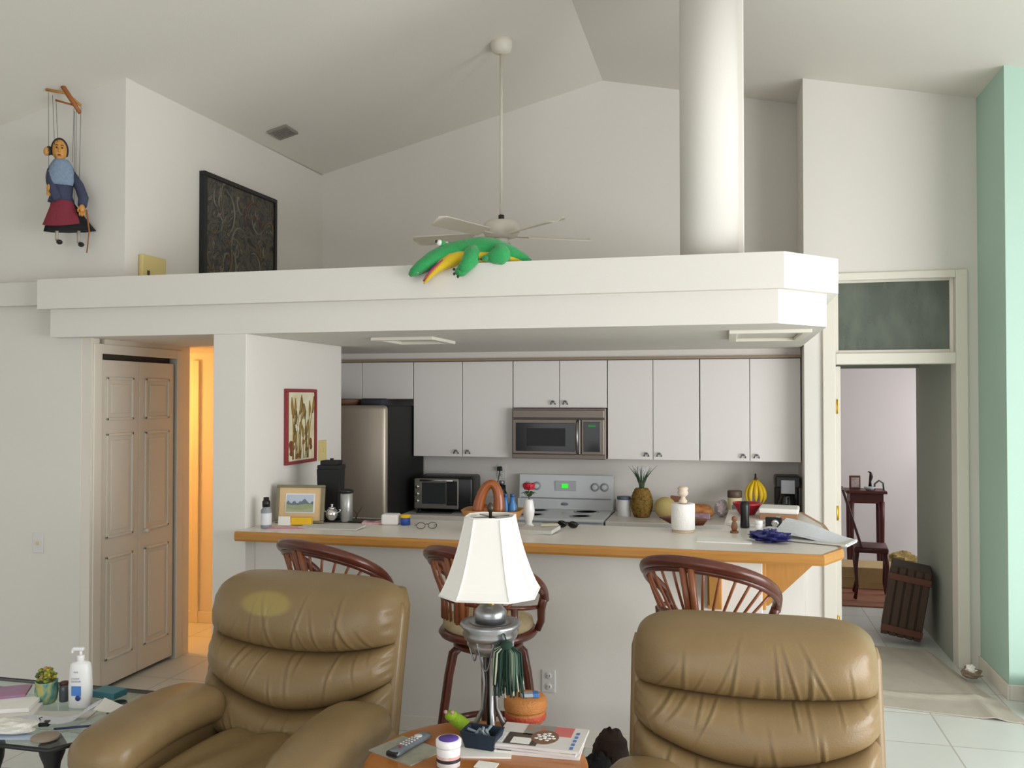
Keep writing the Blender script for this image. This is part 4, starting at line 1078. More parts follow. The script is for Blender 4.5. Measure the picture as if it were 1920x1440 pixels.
MB().lathe([(.012, .0), (.014, .1), (.01, .16), (.014, .22), (.012, .29)], n=16).build('stem', mat('black_stem', '#1d1d1f', .3, .5), t)
for k in range(4):
    a0 = R(-150) + k * .7
    p0 = Vector((.085 * math.cos(a0), .085 * math.sin(a0), .345)); p1 = Vector((.085 * math.cos(a0 + .75), .085 * math.sin(a0 + .75), .345))
    MB().tube([p0.lerp(p1, i / 12) * (1 - .12 * math.sin(PI * i / 12)) - Vector((0, 0, (.07 + .03 * (k % 2)) * math.sin(PI * i / 12))) + Vector((0, 0, .0414 * math.sin(PI * i / 12))) for i in range(13)], .0028, 6).build('chain', GREYM, t)
# tassel hanging on the lamp
p = atY(950, 1222, 2.94)
t = thing('tassel', 'dark green and white yarn tassel hanging from the lamp', 'tassel', (p.x, p.y, p.z))
m = MB(); rnd = random.Random(5)
for k in range(90):
    a = rnd.uniform(0, 2 * PI); rr = rnd.uniform(.012, .056); ln = rnd.uniform(.105, .155)
    m.m = 1 if rnd.random() < .22 else (2 if rnd.random() < .3 else 0)
    q = (rr * math.cos(a), rr * math.sin(a) * .8)
    m.tube([(q[0] * .25, q[1] * .25, .02), (q[0] * .95, q[1] * .9, .0), (q[0] * 1.05, q[1] * 1.05, -ln * .5), (q[0] * 1.15 + rnd.uniform(-.008, .008), q[1] * 1.1, -ln)], [.003, .0035, .0035, .003], 5)
m.build('yarn', [mat('yarn_dark_green', '#1f3a2e', .9), mat('yarn_cream', '#c5cdb4', .9), mat('yarn_sage', '#527060', .9)], t)['kind'] = 'stuff'
MB().ball((0, 0, .02), (.022, .02, .02), 14, 10).build('knot', mat('yarn_dark_green', '#1f3a2e'), t)
MB().tube([(0, 0, .035), (-.012, .012, .055), (-.036, .03, .075)], .003, 6).build('loop', mat('yarn_dark_green', '#1f3a2e'), t)
# woven round box and what lies on it
x, y, z = tb(976, 1366)
WV = mat('orange_weave', '#c98a45', .6, noise=(80, .3), color2='#a8632f', stretch=(1, 1, 3), bump=(120, .5))
t = thing('woven_box', 'round orange woven lidded box on the table behind the magazines', 'box', (x, y + .08, z))
MB().lathe([(.066, 0), (.074, .01), (.076, .03), (.072, .048)], n=28).build('body', WV, t)
MB().lathe([(.0765, .014), (.078, .02), (.0775, .03), (.0755, .034)], n=28, cap=False).build('red_band', mat('red_weave', '#b8482f', .6, noise=(80, .3), bump=(120, .5)), t)
MB().lathe([(.078, .045), (.081, .052), (.081, .08), (.075, .09), (.03, .094), (.001, .094)], n=28).build('lid', WV, t)
t = thing('eraser_box', 'small silver and blue packet lying on the orange woven box', 'packet', (x + .018, y + .07, z + .0945), R(20))
MB().box(-.032, .032, -.018, .018, 0, .014, .004).build('packet', mat('packet_silver', '#a9b6bf', .3, .3), t)
MB().box(.01, .034, -.0185, .0185, -.0002, .0145, .003).build('blue_end', mat('packet_blue', '#3e74b8', .4), t)
# paper + remote
flat_stack('leaflet', 'printed leaflet under the silver remote control', 'paper', tb(762, 1408), .2, .16, .004, mat('leaflet_print', '#a9a796', .7, noise=(30, .25), color2='#88887a'), R(-25))
x, y, z = tb(768, 1404)
t = thing('remote_control', 'silver remote control lying on the leaflet', 'remote', (x, y, z + .0045), R(-16))
m = MB(); rings = []
for k in range(13):
    v = -1 + 2 * k / 12; wd = .021 + .006 * v * v - .004 * (1 if abs(v) == 1 else 0)
    rings.append([(wd * math.copysign(abs(math.cos(a)) ** .5, math.cos(a)), .1 * v, .012 + .011 * math.sin(a) * (1 if abs(v) < 1 else .7)) for a in [2 * PI * j / 16 for j in range(16)]])
m.loft(rings).build('body', mat('remote_silver', '#7e858c', .35, .4, noise=(30, .1)), t)
m = MB()
for r_ in range(5):
    for c_ in (-1, 0, 1): m.cyl((c_ * .011, -.035 + r_ * .016, .0215), .004, .003, 10)
m.build('keypad', mat('key_pale', '#d6d3d0', .5), t)
MB().cyl((0, .05, .021), .014, .004, 18).build('dial_ring', mat('key_pale', '#d6d3d0'), t)
MB().cyl((.004, -.06, .0205), .0055, .004, 12).build('red_button', RED, t)
MB().box(-.022, .022, -.104, -.088, .004, .02, .004).build('end_cap', BLACK, t)
# white jar with purple lid
x, y, z = tb(841, 1436)
t = thing('cream_jar', 'white jar with a purple lid and red and black label near the table front', 'jar', (x, y + .0, z))
MB().lathe([(.03, 0), (.038, .004), (.039, .06), (.037, .066)], n=32).build('body', WHITEP, t)
MB().lathe([(.0393, .02), (.0393, .031)], n=32, cap=False).build('dark_band', mat('label_black', '#24242c', .5), t)
MB().lathe([(.0393, .031), (.0393, .04)], n=32, cap=False).build('red_band', mat('label_red', '#cf5a42', .5, noise=(40, .5), color2='#e8e4e0'), t)
MB().lathe([(.041, .066), (.042, .07), (.042, .086), (.039, .089), (.001, .089)], n=32).build('lid', WHITEP, t)
MB().lathe([(.033, .0891), (.033, .0905), (.001, .0905)], n=28).build('lid_label', mat('label_purple', '#5a3f9c', .4, noise=(30, .3)), t)
# dark blue caddy on white paper
flat_stack('paper_sheet', 'white paper lying under the dark blue box on the round table', 'paper', tb(905, 1404), .2, .16, .006, PAPER, R(12))
x, y, z = tb(900, 1408)
t = thing('blue_box', 'dark blue soft open box beside the magazines on the round table', 'box', (x, y + .03, z + .0065), R(-6))
MB().loft([[(-.05, -.035, 0), (.05, -.035, 0), (.05, .035, 0), (-.05, .035, 0)], [(-.066, -.045, .056), (.066, -.045, .052), (.066, .045, .056), (-.066, .045, .056)], [(-.058, -.038, .056), (.058, -.038, .052), (.058, .038, .056), (-.058, .038, .056)], [(-.046, -.03, .012), (.046, -.03, .012), (.046, .03, .012), (-.046, .03, .012)]], True, False, False).build('tray', mat('dark_blue_fabric', '#1e2b3a', .8, noise=(60, .3)), t)
m = MB(); rnd = random.Random(2)
for k in range(7): m.tube([(rnd.uniform(-.04, .04), rnd.uniform(-.02, .02), .02), (rnd.uniform(-.05, .05), rnd.uniform(-.03, .03), .062)], .005, 6)
m.build('contents', mat('grey_odds', '#7c8a90', .5), t)
# lime frog-like bean toy
x, y, z = tb(858, 1381)
LIME = mat('lime_plush', '#93b32a', .9, noise=(40, .2), color2='#7a9c22', bump=(160, .4))
t = thing('plush_toy', 'small lime green plush toy on the table left of the lamp', 'plush toy', (x, y + .02, z))
m = MB()
m.tube([(.045, 0, .02), (.02, 0, .034), (-.008, 0, .05), (-.028, 0, .062)], [.014, .024, .024, .02], 12)
m.ball((-.028, -.006, .066), (.024, .022, .02), 14, 10)
m.build('body', LIME, t)
for s in (-1, 1):
    MB().ball((-.033 + s * .012, -.018, .082), .0075, 10, 8).build('eye', mat('pinkish_eye', '#b58a84', .4), t)
    MB().tube([(.03, s * .015, .018), (.045, s * .034, .012), (.02, s * .042, .009)], [.011, .009, .006], 8).build('leg', LIME, t)
x, y, z = tb(968, 1380)
solo('leaf_sprig', 'bright green artificial leaves lying at the lamp foot', 'leaves', MB().tube([(-.09, 0, .004), (-.03, .01, .012), (.05, 0, .01), (.1, -.01, .005)], [.003, .008, .011, .002], 6, False, None, .3).tube([(-.05, .0, .006), (-.07, .035, .014), (-.1, .05, .006)], [.003, .011, .001], 6, False, None, .3).tube([(0, 0, .01), (.03, .03, .016), (.06, .045, .008)], [.003, .011, .001], 6, False, None, .3), mat('bright_leaf', '#2e8a3c', .5, noise=(30, .2)), (x - .02, y - .06, z + .002))
# magazines
x, y, z = tb(1015, 1398)
MG = 'magazines stacked on the round table'
def magazine(name, label, wx, wy, th, dz, rz, kind):
    m = MB(); m.m = 0; m.sheet(lambda u, v: (wx * (u - .5), wy * (v - .5), th), 4, 4, th)
    e = .0012
    def patch(mi, u0, u1, v0, v1, h=e):
        m.m = mi; m.box(wx * (u0 - .5), wx * (u1 - .5), wy * (v0 - .5), wy * (v1 - .5), th, th + h)
    if kind == 0:
        patch(4, .12, .5, .05, .55); patch(2, .28, .62, .5, .98); patch(3, .62, .84, .55, .97, e * 1.2); patch(1, .2, .42, .08, .35, e * 1.4)
        m.m = 5
        m.prism([(wx * (.16 * math.cos(a) + .55 - .5), wy * (.3 * math.sin(a) + .45 - .5)) for a in [2 * PI * k / 24 for k in range(24)]], th, th + e * 1.6)
        m.m = 1
        for k in range(14): m.ball((wx * (.5 + .03 * math.sqrt(k) * math.cos(k * 2.4) - .5 + .05), wy * (.46 + .05 * math.sqrt(k) * math.sin(k * 2.4) - .5), th + e * 1.6), (.008, .007, .0015), 8, 5)
        m.m = 6
        for k in range(5): m.box(wx * .38, wx * .42, wy * (-.45 + .16 * k), wy * (-.45 + .16 * k + .1), th, th + e)
        patch(7, .02, .1, .1, .5); patch(8, .3, .36, .75, .85, e * 1.4); patch(8, .46, .52, .75, .85, e * 1.4)
    else:
        patch(7, .55, .95, .02, .1); patch(9, .8, .95, .02, .12, e * 1.3); patch(4, .03, .2, .02, .3)
    return tag(m.build(name, [mat('mag_page', '#dedad6', .4, noise=(20, .05)), PAPER, mat('mag_grey', '#8c8a88', .4, noise=(30, .2)), mat('mag_pink', '#cf6f6c', .4, noise=(20, .1)), mat('mag_dark', '#45423c', .4, noise=(30, .3)), mat('mag_brown', '#7a5a46', .4, noise=(30, .3)), mat('mag_blue', '#5578b5', .4), mat('mag_white', '#efefec', .4), mat('mag_face', '#b8775a', .5), mat('mag_yellow', '#d8cf4a', .4)], None, (x, y, z + dz), (0, 0, rz)), label, 'magazine', MG)
magazine('magazine', 'bottom magazine of the stack, its yellow and blue edge showing below the cover', .29, .2, .012, .0005, R(2), 1)
magazine('magazine', 'middle white magazine of the stack on the round table', .285, .2, .008, .0135, R(-3), 1)
magazine('magazine', 'top magazine of the stack with red block and brown picture on its cover', .3, .2, .009, .0235, R(-1), 0)
x, y, z = tb(912, 1436)
solo('index_card', 'white card at the front of the round table right of the white jar', 'card', MB().box(-.035, .035, -.025, .025, 0, .003), PAPER, (x, y, z + .0005), R(-4))
x, y, z = tb(822, 1442)
solo('envelope', 'white envelope at the very front of the round table under the jar side', 'envelope', MB().box(-.05, .03, -.04, .0, 0, .003), mat('envelope_blue_white', '#dfe2ea', .7), (x - .01, y - .03, z + .0005), R(-8))

# dark soft bag on the floor between table and right recliner
p = atZ(1145, 1440, .03)
t = thing('soft_bag', 'dark brown and black soft bag on the floor between the round table and right recliner', 'bag', (p.x, p.y, 0))
crumple(.085, .12, .105, 21, .12, 24, 14).build('body', mat('dark_brown_fur', '#2c1a10', .9, noise=(50, .3)), t)
m = crumple(.07, .09, .08, 5, .12, 20, 12)
for i, v in enumerate(m.v): m.v[i] = v + Vector((-.04, -.17, 0))
m.build('pocket', mat('black_cloth', '#0f0f12', .9), t)

# ------------------------------------------------------------------ bar stools
def make_stool():
    t = thing('bar_stool', 'x', 'bar stool', (0, 0, 0), 0, 'dark rattan bar stools along the bar')
    # back rail: bent pole from left arm tip round the back to right arm tip (front = +y)
    def rail(s):          # s in -1..1
        a = s * R(118)
        xx = .295 * math.sin(a); yy = -.21 * math.cos(a) + .0
        q = max(0, math.cos(s * PI / 2))
        return Vector((xx, yy - .05 * q, .87 + .235 * q ** .75))
    N = 40
    MB().tube([rail(-1 + 2 * i / N) for i in range(N + 1)], [.021 + .007 * (1 - abs(-1 + 2 * i / N)) for i in range(N + 1)], 12).build('back_rail', RATTAN, t)
    MB().tube([rail(-1 + 2 * i / N) * 1 + Vector((0, .012, -.034)) for i in range(3, N - 2)], .013, 10).build('inner_rail', RATTAN, t)
    def low(s):
        a = s * R(108); return Vector((.245 * math.sin(a), -.2 * math.cos(a) + .01, .865 - .03 * s * s))
    MB().tube([low(-1 + 2 * i / 24) for i in range(25)], .010, 8).build('lower_rail', RATTAN, t)
    for k in range(-6, 7):
        if k == 0: continue
        s = k / 7.2
        MB().tube([low(s * .55) * 1 - Vector((0, 0, .1)), low(s * .62), (low(s * .68) + rail(s * .86)) / 2 + Vector((0, -.004, 0)), rail(s * .9)], .0065, 8).build('spindle', RATTANL, t)
    for dx in (-.02, .02):
        MB().tube([low(0) + Vector((dx * .6, 0, -.1)), low(0) + Vector((dx * .7, -.006, 0)), rail(0) + Vector((dx, 0, -.02))], .0165, 8).build('center_slat', RATTANL, t)
    for s in (-1, 1):
        MB().tube([rail(s * .97), rail(s * .99) + Vector((-.02 * s, .0, -.05)), Vector((s * .215, .13, .76)), Vector((s * .2, .12, .715))], [.02, .021, .018, .016], 10).build('arm_post', RATTAN, t)
        MB().tube([low(s * .6), low(s * .6) - Vector((.01 * s, -.015, .13))], .016, 8).build('back_post', RATTAN, t)
    MB().lathe([(.19, .69), (.225, .69), (.235, .705), (.225, .722), (.19, .725)], n=36, cap=False).loft([[(.23 * math.cos(a), .23 * math.sin(a), .70) for a in [2 * PI * j / 36 for j in range(36)]], [(.23 * math.cos(a), .23 * math.sin(a), .715) for a in [2 * PI * j / 36 for j in range(36)]]]).build('seat_ring', RATTAN, t)
    MB().lathe([(.2, .716), (.215, .735), (.21, .765), (.17, .782), (.001, .788)], n=36).build('seat_cushion', mat('floral_seat', '#a08d6a', .9, noise=(24, .25), color2='#c9b894'), t)
    MB().lathe([(.09, .66), (.1, .665), (.1, .69)], n=24).build('swivel', BLACK, t)
    MB().lathe([(.15, .63), (.165, .64), (.165, .655), (.15, .66)], n=30).build('under_ring', RATTAN, t)
    for k in range(4):
        a = PI / 4 + PI / 2 * k
        c, s = math.cos(a), math.sin(a)
        MB().tube([(.12 * c, .12 * s, .645), (.165 * c, .165 * s, .6), (.185 * c, .185 * s, .5), (.22 * c, .22 * s, .25), (.265 * c, .265 * s, .0)], [.02, .023, .022, .021, .019], 12).build('leg', RATTAN, t)
        c2, s2 = math.cos(a + PI / 2), math.sin(a + PI / 2)
        MB().tube([(.238 * c + .0 * c, .238 * s, .16), ((c + c2) * .13, (s + s2) * .13, .225), (.238 * c2, .238 * s2, .16)], .013, 8).build('curved_brace', RATTAN, t)
    MB().tube([(.222 * math.cos(a), .222 * math.sin(a), .235) for a in [2 * PI * i / 40 for i in range(40)]], .015, 10, True).build('foot_ring', RATTAN, t)
    return t
proto = make_stool()
for i, (x, y, a, lb) in enumerate(((-1.86, 4.02, -24, 'dark rattan bar stool behind the recliner with the pale oval'),
                                    (-1.09, 4.0, -26, 'dark rattan bar stool directly behind the table lamp'),
                                    (-.065, 4.02, -22, 'dark rattan bar stool behind the right recliner with the unmarked headrest'))):
    o = proto if i == 0 else copy_tree(proto)
    o.location = (x, y, 0); o.rotation_euler = (0, 0, R(a)); o['label'] = lb

# ------------------------------------------------------------------ glass table on the left
ZG = .52
t = thing('glass_table', 'black edged glass table cluttered with papers left of the recliner', 'table', (-2.66, 3.06, 0))
gp = [(-.62, -.34), (.26, -.34), (.34, -.2), (.345, .2), (.25, .3), (-.62, .3)]
MB().prism(gp, ZG - .012, ZG - .001).build('glass_top', GLASSC, t)
m = MB()
n_ = len(gp); rg = [Vector((x, y, ZG - .0075)) for x, y in gp]
m.tube([rg[i].lerp(rg[(i + 1) % n_], f) for i in range(n_) for f in (0, .5)], .009, 8, True)
m.build('rim', BLACK, t)
for lx_, ly_ in ((.15, -.2), (.15, .18), (-.5, -.22), (-.5, .2)):
    MB().lathe([(.03, 0), (.034, .02), (.02, .05), (.018, .14), (.035, .2), (.04, .26), (.022, .32), (.03, .4), (.045, .44), (.05, .47), (.03, ZG - .013)], (lx_, ly_, 0), 20).build('leg', mat('black_iron', '#17161a', .5, noise=(20, .2)), t)
def gl(px, py): p = atZ(px, py, ZG); return (p.x, p.y, ZG)
# lotion bottle
x, y, z = gl(141, 1330)
t = thing('lotion_bottle', 'white pump lotion bottle with a blue label square on the glass table', 'bottle', (x, y + .03, z), R(12))
def ov(rx, ry, zz, n=28): return [(rx * math.copysign(abs(math.cos(2 * PI * j / n)) ** .75, math.cos(2 * PI * j / n)), ry * math.copysign(abs(math.sin(2 * PI * j / n)) ** .8, math.sin(2 * PI * j / n)), zz) for j in range(n)]
MB().loft([ov(.04, .026, 0), ov(.046, .03, .006), ov(.047, .031, .09), ov(.043, .029, .15), ov(.039, .027, .178), ov(.03, .022, .187), ov(.014, .014, .189), ov(.014, .014, .194)]).build('body', WHITEP, t)
m = MB(); m.cyl((0, 0, .194), .015, .02, 18); m.lathe([(.006, .214), (.006, .232)], n=12); m.box(-.034, .014, -.009, .009, .232, .246, .005); m.box(-.038, -.03, -.006, .006, .222, .24, .002)
m.build('pump', WHITEP, t)
m = MB(); m.m = 0
m.box(-.022, .018, -.0325, -.0305, .055, .095, .001); m.m = 1; m.lathe([(.011, 0), (.011, .0022), (.001, .0022)], (0, 0, 0), 18, T((.006, -.0312, .046)) @ Matrix.Rotation(PI / 2, 4, 'X'))
m.m = 2; m.box(-.022, .016, -.0318, -.0295, .11, .117); m.box(-.022, .01, -.0318, -.0295, .122, .128); m.box(-.014, .004, -.0305, -.0285, .148, .154)
m.build('label_print', [mat('label_blue', '#4f86cf', .4, noise=(40, .15)), mat('label_navy', '#2b3f8c', .4), mat('label_grey', '#8a8f9c', .5, noise=(200, .6), color2='#d8d8d8')], t)
# potted plant
x, y, z = gl(77, 1322)
t = thing('potted_plant', 'small yellow green plant in a painted teal pot on the glass table', 'plant', (x, y + .03, z))
MB().lathe([(.032, 0), (.04, .01), (.046, .05), (.042, .085), (.045, .092), (.04, .092), (.036, .06), (.001, .055)], n=30).build('pot', blotch('teal_glaze', ['#3f6f6a', '#5b8c86', '#8aa88a', '#c2b25a', '#4a7a8a'], 16, .35), t)
m = MB(); rnd = random.Random(12)
for k in range(70):
    a = rnd.uniform(0, 2 * PI); el = rnd.uniform(.2, 1.5); rr = rnd.uniform(.02, .05)
    c_ = (rr * math.cos(el) * math.cos(a), rr * math.cos(el) * math.sin(a), .09 + rr * math.sin(el) * 1.1)
    m.m = rnd.choice([0, 0, 1, 1, 2, 3])
    m.ball(c_, (rnd.uniform(.006, .012), rnd.uniform(.006, .012), rnd.uniform(.005, .01)), 7, 5)
m.build('foliage', [mat('leaf_olive', '#5d6a2c', .7), mat('leaf_lime', '#8f9a35', .7), mat('bloom_yellow', '#c9ae2a', .7), mat('bloom_tan', '#a5834f', .7)], t)['kind'] = 'stuff'
x, y, z = gl(104, 1322)
t = thing('jar', 'small dark glass jar between the potted plant and the lotion bottle', 'jar', (x, y + .05, z))
MB().lathe([(.018, 0), (.02, .004), (.02, .06), (.015, .07)], n=18).build('body', mat('smoky_glass', '#55585c', .15), t)
MB().cyl((0, 0, .07), .017, .012, 16).build('lid', mat('dark_red_lid', '#5a2a26', .5), t)
x, y, z = gl(190, 1312)
solo('book', 'teal book at the back of the glass table by the closet door', 'book', MB().box(-.06, .06, -.04, .04, 0, .028, .003), mat('teal_cover', '#3f7a86', .5, noise=(20, .1)), (x, y + .05, z), R(-5))
# magazines and papers at left
for k, (px, py, wx, wy, th, dz, rz, m_, lb, nm, ct) in enumerate((
        (20, 1342, .2, .15, .02, .0, 28, mat('mag_page', '#dedad6'), 'lower white magazine of the small pile at the left frame edge', 'magazine', 'magazine'),
        (18, 1336, .19, .14, .016, .021, 24, PAPER, 'upper white magazine of the small pile at the left frame edge', 'magazine', 'magazine'),
        (4, 1318, .2, .14, .01, .038, 32, mat('blue_red_cover', '#7f86b8', .4, noise=(14, .4), color2='#b5606a'), 'blue and red covered magazine topmost on the left pile', 'magazine', 'magazine'))):
    flat_stack(nm, lb, ct, gl(px, py), wx, wy, th, m_, R(rz), 'magazines on the glass table', z=dz)
flat_stack('newspaper', 'crumpled grey newsprint in front of the potted plant', 'newspaper', gl(112, 1344), .26, .09, .006, NEWS, R(12), curl=.012)
x, y, z = gl(20, 1372)
solo('tissue', 'crumpled white tissue on the glass table at the left frame edge', 'tissue', crumple(.11, .06, .022, 31, .4, 30, 10), mat('tissue_white', '#e2e0d6', .9), (x, y, z))
x, y, z = gl(118, 1352)
t = thing('newspaper', 'rolled white newsprint strip curling up before the lotion bottle', 'newspaper', (x, y - .03, z + .014), R(22))
def curl_(u, v): return (-.16 + .32 * u, -.03 + .06 * v, .008 + .055 * max(0, u - .72) / .28 * (1) + .008 * math.sin(u * 9))
MB().sheet(curl_, 24, 4, .005).build('strip', mat('newspaper_print', '#e3e4e6'), t)
x, y, z = gl(225, 1330)
t = thing('receipt', 'white paper with one raised corner at the right end of the glass table', 'paper', (x, y, z), R(10))
def rc(u, v): return (-.09 + .2 * u, -.045 + .09 * v, .004 + .04 * max(0, .35 - u) * (.3 + v) * 1.5)
MB().sheet(rc, 14, 6, .0025).build('sheet', PAPER, t)
x, y, z = gl(140, 1366)
solo('pen', 'blue and black pen lying near the front of the glass table', 'pen', MB().tube([(-.075, 0, .005), (-.07, 0, .005), (.065, 0, .005), (.078, 0, .005)], [.002, .0045, .0045, .001], 8), mat('pen_blue', '#22306e', .35, noise=(12, .5), color2='#101018'), (x, y, z), R(28))
x, y, z = gl(85, 1384)
solo('coaster', 'round tan coaster near the front of the glass table', 'coaster', MB().cyl((0, 0, 0), .05, .008, 28), mat('coaster_tan', '#9d8d7c', .6), (x, y, z))
x, y, z = gl(30, 1382)
flat_stack('envelope', 'pale blue envelope along the front of the glass table', 'envelope', (x, y, z), .22, .05, .004, mat('pale_blue_paper', '#b9c6dc', .7), R(14))
x, y, z = gl(103, 1352)
solo('binder_clip', 'small black clip lying on the newsprint of the glass table', 'clip', MB().box(-.02, .02, -.012, .012, 0, .02, .004).tube([(-.012, 0, .018), (-.02, .0, .032), (-.008, 0, .034)], .002, 6), BLACK, (x, y - .055, z + .0005), R(20))

# ================================================================== PLUSH CROCODILE on the ledge
CG = mat('green_plush', '#2f9e57', .95, noise=(40, .12), bump=(140, .5), sheen=.3)
CY = mat('yellow_plush', '#d9b81e', .95, noise=(40, .1), bump=(140, .5), sheen=.3)
t = thing('plush_crocodile', 'green and yellow plush crocodile drooping over the ledge edge', 'plush toy', (-1.22, 4.44, 2.5))
def el(c, ry, rz, n=20):
    return [(c[0] + (c[3] if len(c) > 3 else 0) * math.cos(2 * PI * j / n), c[1] + ry * math.cos(2 * PI * j / n), c[2] + rz * math.sin(2 * PI * j / n)) for j in range(n)]
def body_loft(pts, n=22):
    P = [Vector(p[:3]) for p in pts]; rings = []
    for i, p in enumerate(pts):
        tg = (P[min(i + 1, len(P) - 1)] - P[max(i - 1, 0)]).normalized()
        sd = tg.cross(Vector((0, 0, 1))); sd.normalize(); up = sd.cross(tg)
        rings.append([P[i] + sd * (p[3] * math.cos(2 * PI * j / n)) + up * (p[4] * math.sin(2 * PI * j / n)) for j in range(n)])
    return rings
body = [(.244, -.02, .012, .008, .006), (.206, -.02, .026, .03, .024), (.147, -.015, .046, .055, .044), (.06, -.01, .068, .082, .066), (-.03, -.01, .076, .09, .073), (-.132, -.02, .068, .085, .067), (-.206, -.05, .054, .074, .058), (-.265, -.09, .026, .062, .047), (-.323, -.125, -.018, .052, .036), (-.358, -.142, -.047, .04, .024), (-.375, -.15, -.062, .014, .01)]
MB().loft(body_loft(body)).build('body', CG, t)
belly = [(.2, -.025, .014, .018, .012), (.12, -.03, .026, .046, .026), (.03, -.035, .034, .068, .034), (-.06, -.045, .034, .07, .036), (-.13, -.06, .03, .066, .042), (-.175, -.08, .018, .058, .042), (-.21, -.105, -.006, .05, .032), (-.24, -.125, -.036, .042, .02), (-.27, -.137, -.072, .032, .012), (-.292, -.142, -.1, .018, .006), (-.3, -.143, -.108, .006, .003)]
MB().loft(body_loft(belly)).build('belly', CY, t)
MB().loft(body_loft([(-.215, -.105, .012, .045, .012), (-.255, -.13, -.034, .042, .01), (-.285, -.142, -.072, .03, .007), (-.3, -.147, -.095, .012, .004)])).build('mouth_lining', mat('pink_felt', '#b8506c', .9), t)
m = MB()
for k in range(1, 5):
    m.ball((-.352 + .026 * k, -.155 + .008 * k, -.07 + .021 * k), (.007, .022, .007), 8, 6)
m.build('teeth', mat('white_felt', '#e8e2da', .9), t)
for s in (-1, 1):
    MB().ball((-.222 + .01 * s, -.06 + s * .03, .112), .017, 14, 10).build('eye', mat('white_felt', '#e8e2da'), t)
    MB().ball((-.234 + .01 * s, -.07 + s * .03, .118), .008, 10, 8).build('pupil', BLACK, t)
    MB().ball((-.208 + .01 * s, -.05 + s * .03, .108), (.018, .018, .02), 12, 8).build('eyelid', CG, t)
CLAW = mat('dark_claw', '#20302a', .7)
for nm, root, mid, end in (('front_leg', (-.05, -.06, .06), (-.06, -.125, .0), (-.1, -.135, -.05)), ('front_leg', (-.08, .06, .05), (-.1, .12, .04), (-.13, .15, .022)), ('hind_leg', (.1, -.06, .045), (.09, -.095, .03), (.03, -.1, .02)), ('hind_leg', (.1, .07, .05), (.09, .13, .04), (.04, .15, .02))):
    lg_ = MB().tube([root, tuple((a + b) / 2 for a, b in zip(root, mid)), mid, tuple((a + b) / 2 for a, b in zip(mid, end)), end], [.052, .048, .04, .034, .028] if nm == 'front_leg' else [.05, .058, .05, .036, .02], 14).ball(end, (.034, .026, .026) if end[2] < 0 else (.03, .028, .018), 14, 10).build(nm, CG, t)
    e = Vector(end); d = Vector((-.7, -.3, -.5)) if end[2] < 0 else Vector((-1, 0, -.1))
    for k in (-1, 0, 1):
        q = e + Vector(((-.034, -.012, .012), (-.03, -.02, -.013), (-.01, -.02, -.028))[k + 1]) if end[2] < 0 else e + d * .03 + Vector((.016 * k, .008 * k, -.012 * k if end[2] < 0 else 0))
        MB().ball(q, (.007, .007, .008), 8, 6).build('claw', CLAW, lg_)

# ================================================================== MARIONETTE on the upper left wall
MY = 4.37
def mp(px, py, y=MY): p = atY(px, py, y); return Vector((p.x, p.y, p.z))
org = mp(115, 360)
t = thing('marionette', 'string puppet of a woman in shawl and red apron on the upper left wall', 'puppet', org, R(40))
t.scale = (.8, .85, 1)
def L_(px, py, y=MY): return mp(px, py, y) - org
SK = mat('puppet_skin', '#c99046', .55, noise=(20, .08))
HAIRD = mat('puppet_hood', '#1f2220', .7, noise=(40, .3))
SHAWL = mat('grey_blue_shawl', '#6c8099', .9, noise=(60, .2), color2='#93a5b8', bump=(120, .5))
JACK = mat('striped_jacket', '#1f2236', .85, noise=(60, .5), color2='#4f5570', stretch=(6, 1, .7))
SKIRT = mat('black_skirt', '#141416', .9, noise=(40, .3))
APRON = mat('maroon_apron', '#6e1d2c', .9, noise=(60, .3), color2='#8c3542', stretch=(4, 1, 1))
SHOE = mat('black_shoe', '#161412', .5)
WOODP = mat('puppet_wood', '#9c5a24', .5, noise=(20, .2))
def sk(nm, c, m_, *a): return m.build(nm, m_, t)
# head
h = L_(112, 283)
hd = MB().ball(h, (.05, .045, .065), 20, 14).ball(h + Vector((0, -.048, -.008)), (.009, .014, .014), 10, 8).ball(h + Vector((0, -.02, -.05)), (.026, .024, .02), 12, 8).build('head', SK, t)
for s in (-1, 1):
    MB().ball(h + Vector((s * .018, -.043, .008)), (.007, .005, .005), 8, 6).build('eye', BLACK, hd)
    MB().tube([h + Vector((s * .009, -.046, .02)), h + Vector((s * .018, -.046, .025)), h + Vector((s * .027, -.042, .02))], .002, 5).build('eyebrow', HAIRD, hd)
MB().ball(h + Vector((0, -.042, -.034)), (.012, .006, .004), 8, 6).build('mouth', mat('puppet_lip', '#8c3a2a', .6), hd)
def hood(u, v):
    a = R(200) + (u) * R(320) + R(-110); el_ = R(-30) + v * R(118)
    q = math.cos(el_); return h + Vector((.058 * q * math.cos(a), .056 * q * math.sin(a) + .012, .072 * math.sin(el_) + .004))
hm = MB()
rings = []
for k in range(11):
    el_ = R(-25) + R(112) * k / 10
    rings.append([h + Vector((.06 * math.cos(el_) * math.cos(2 * PI * j / 22), .02 + .05 * math.cos(el_) * math.sin(2 * PI * j / 22) - (.0), .074 * math.sin(el_) + .006)) for j in range(22)])
hm.loft(rings).build('headscarf', HAIRD, t)
# shawl
c = L_(115, 318)
rings = []
for k in range(9):
    u = k / 8; rings.append([c + Vector(((.052 + .05 * math.sin(u * PI * .55)) * math.cos(a) * (1 + .06 * math.sin(5 * a)), (.05 + .022 * u) * math.sin(a), .055 - .115 * u + (-.04 * u if math.sin(a) < -.5 else 0))) for a in [2 * PI * j / 26 for j in range(26)]])
MB().loft(rings).build('shawl', SHAWL, t)
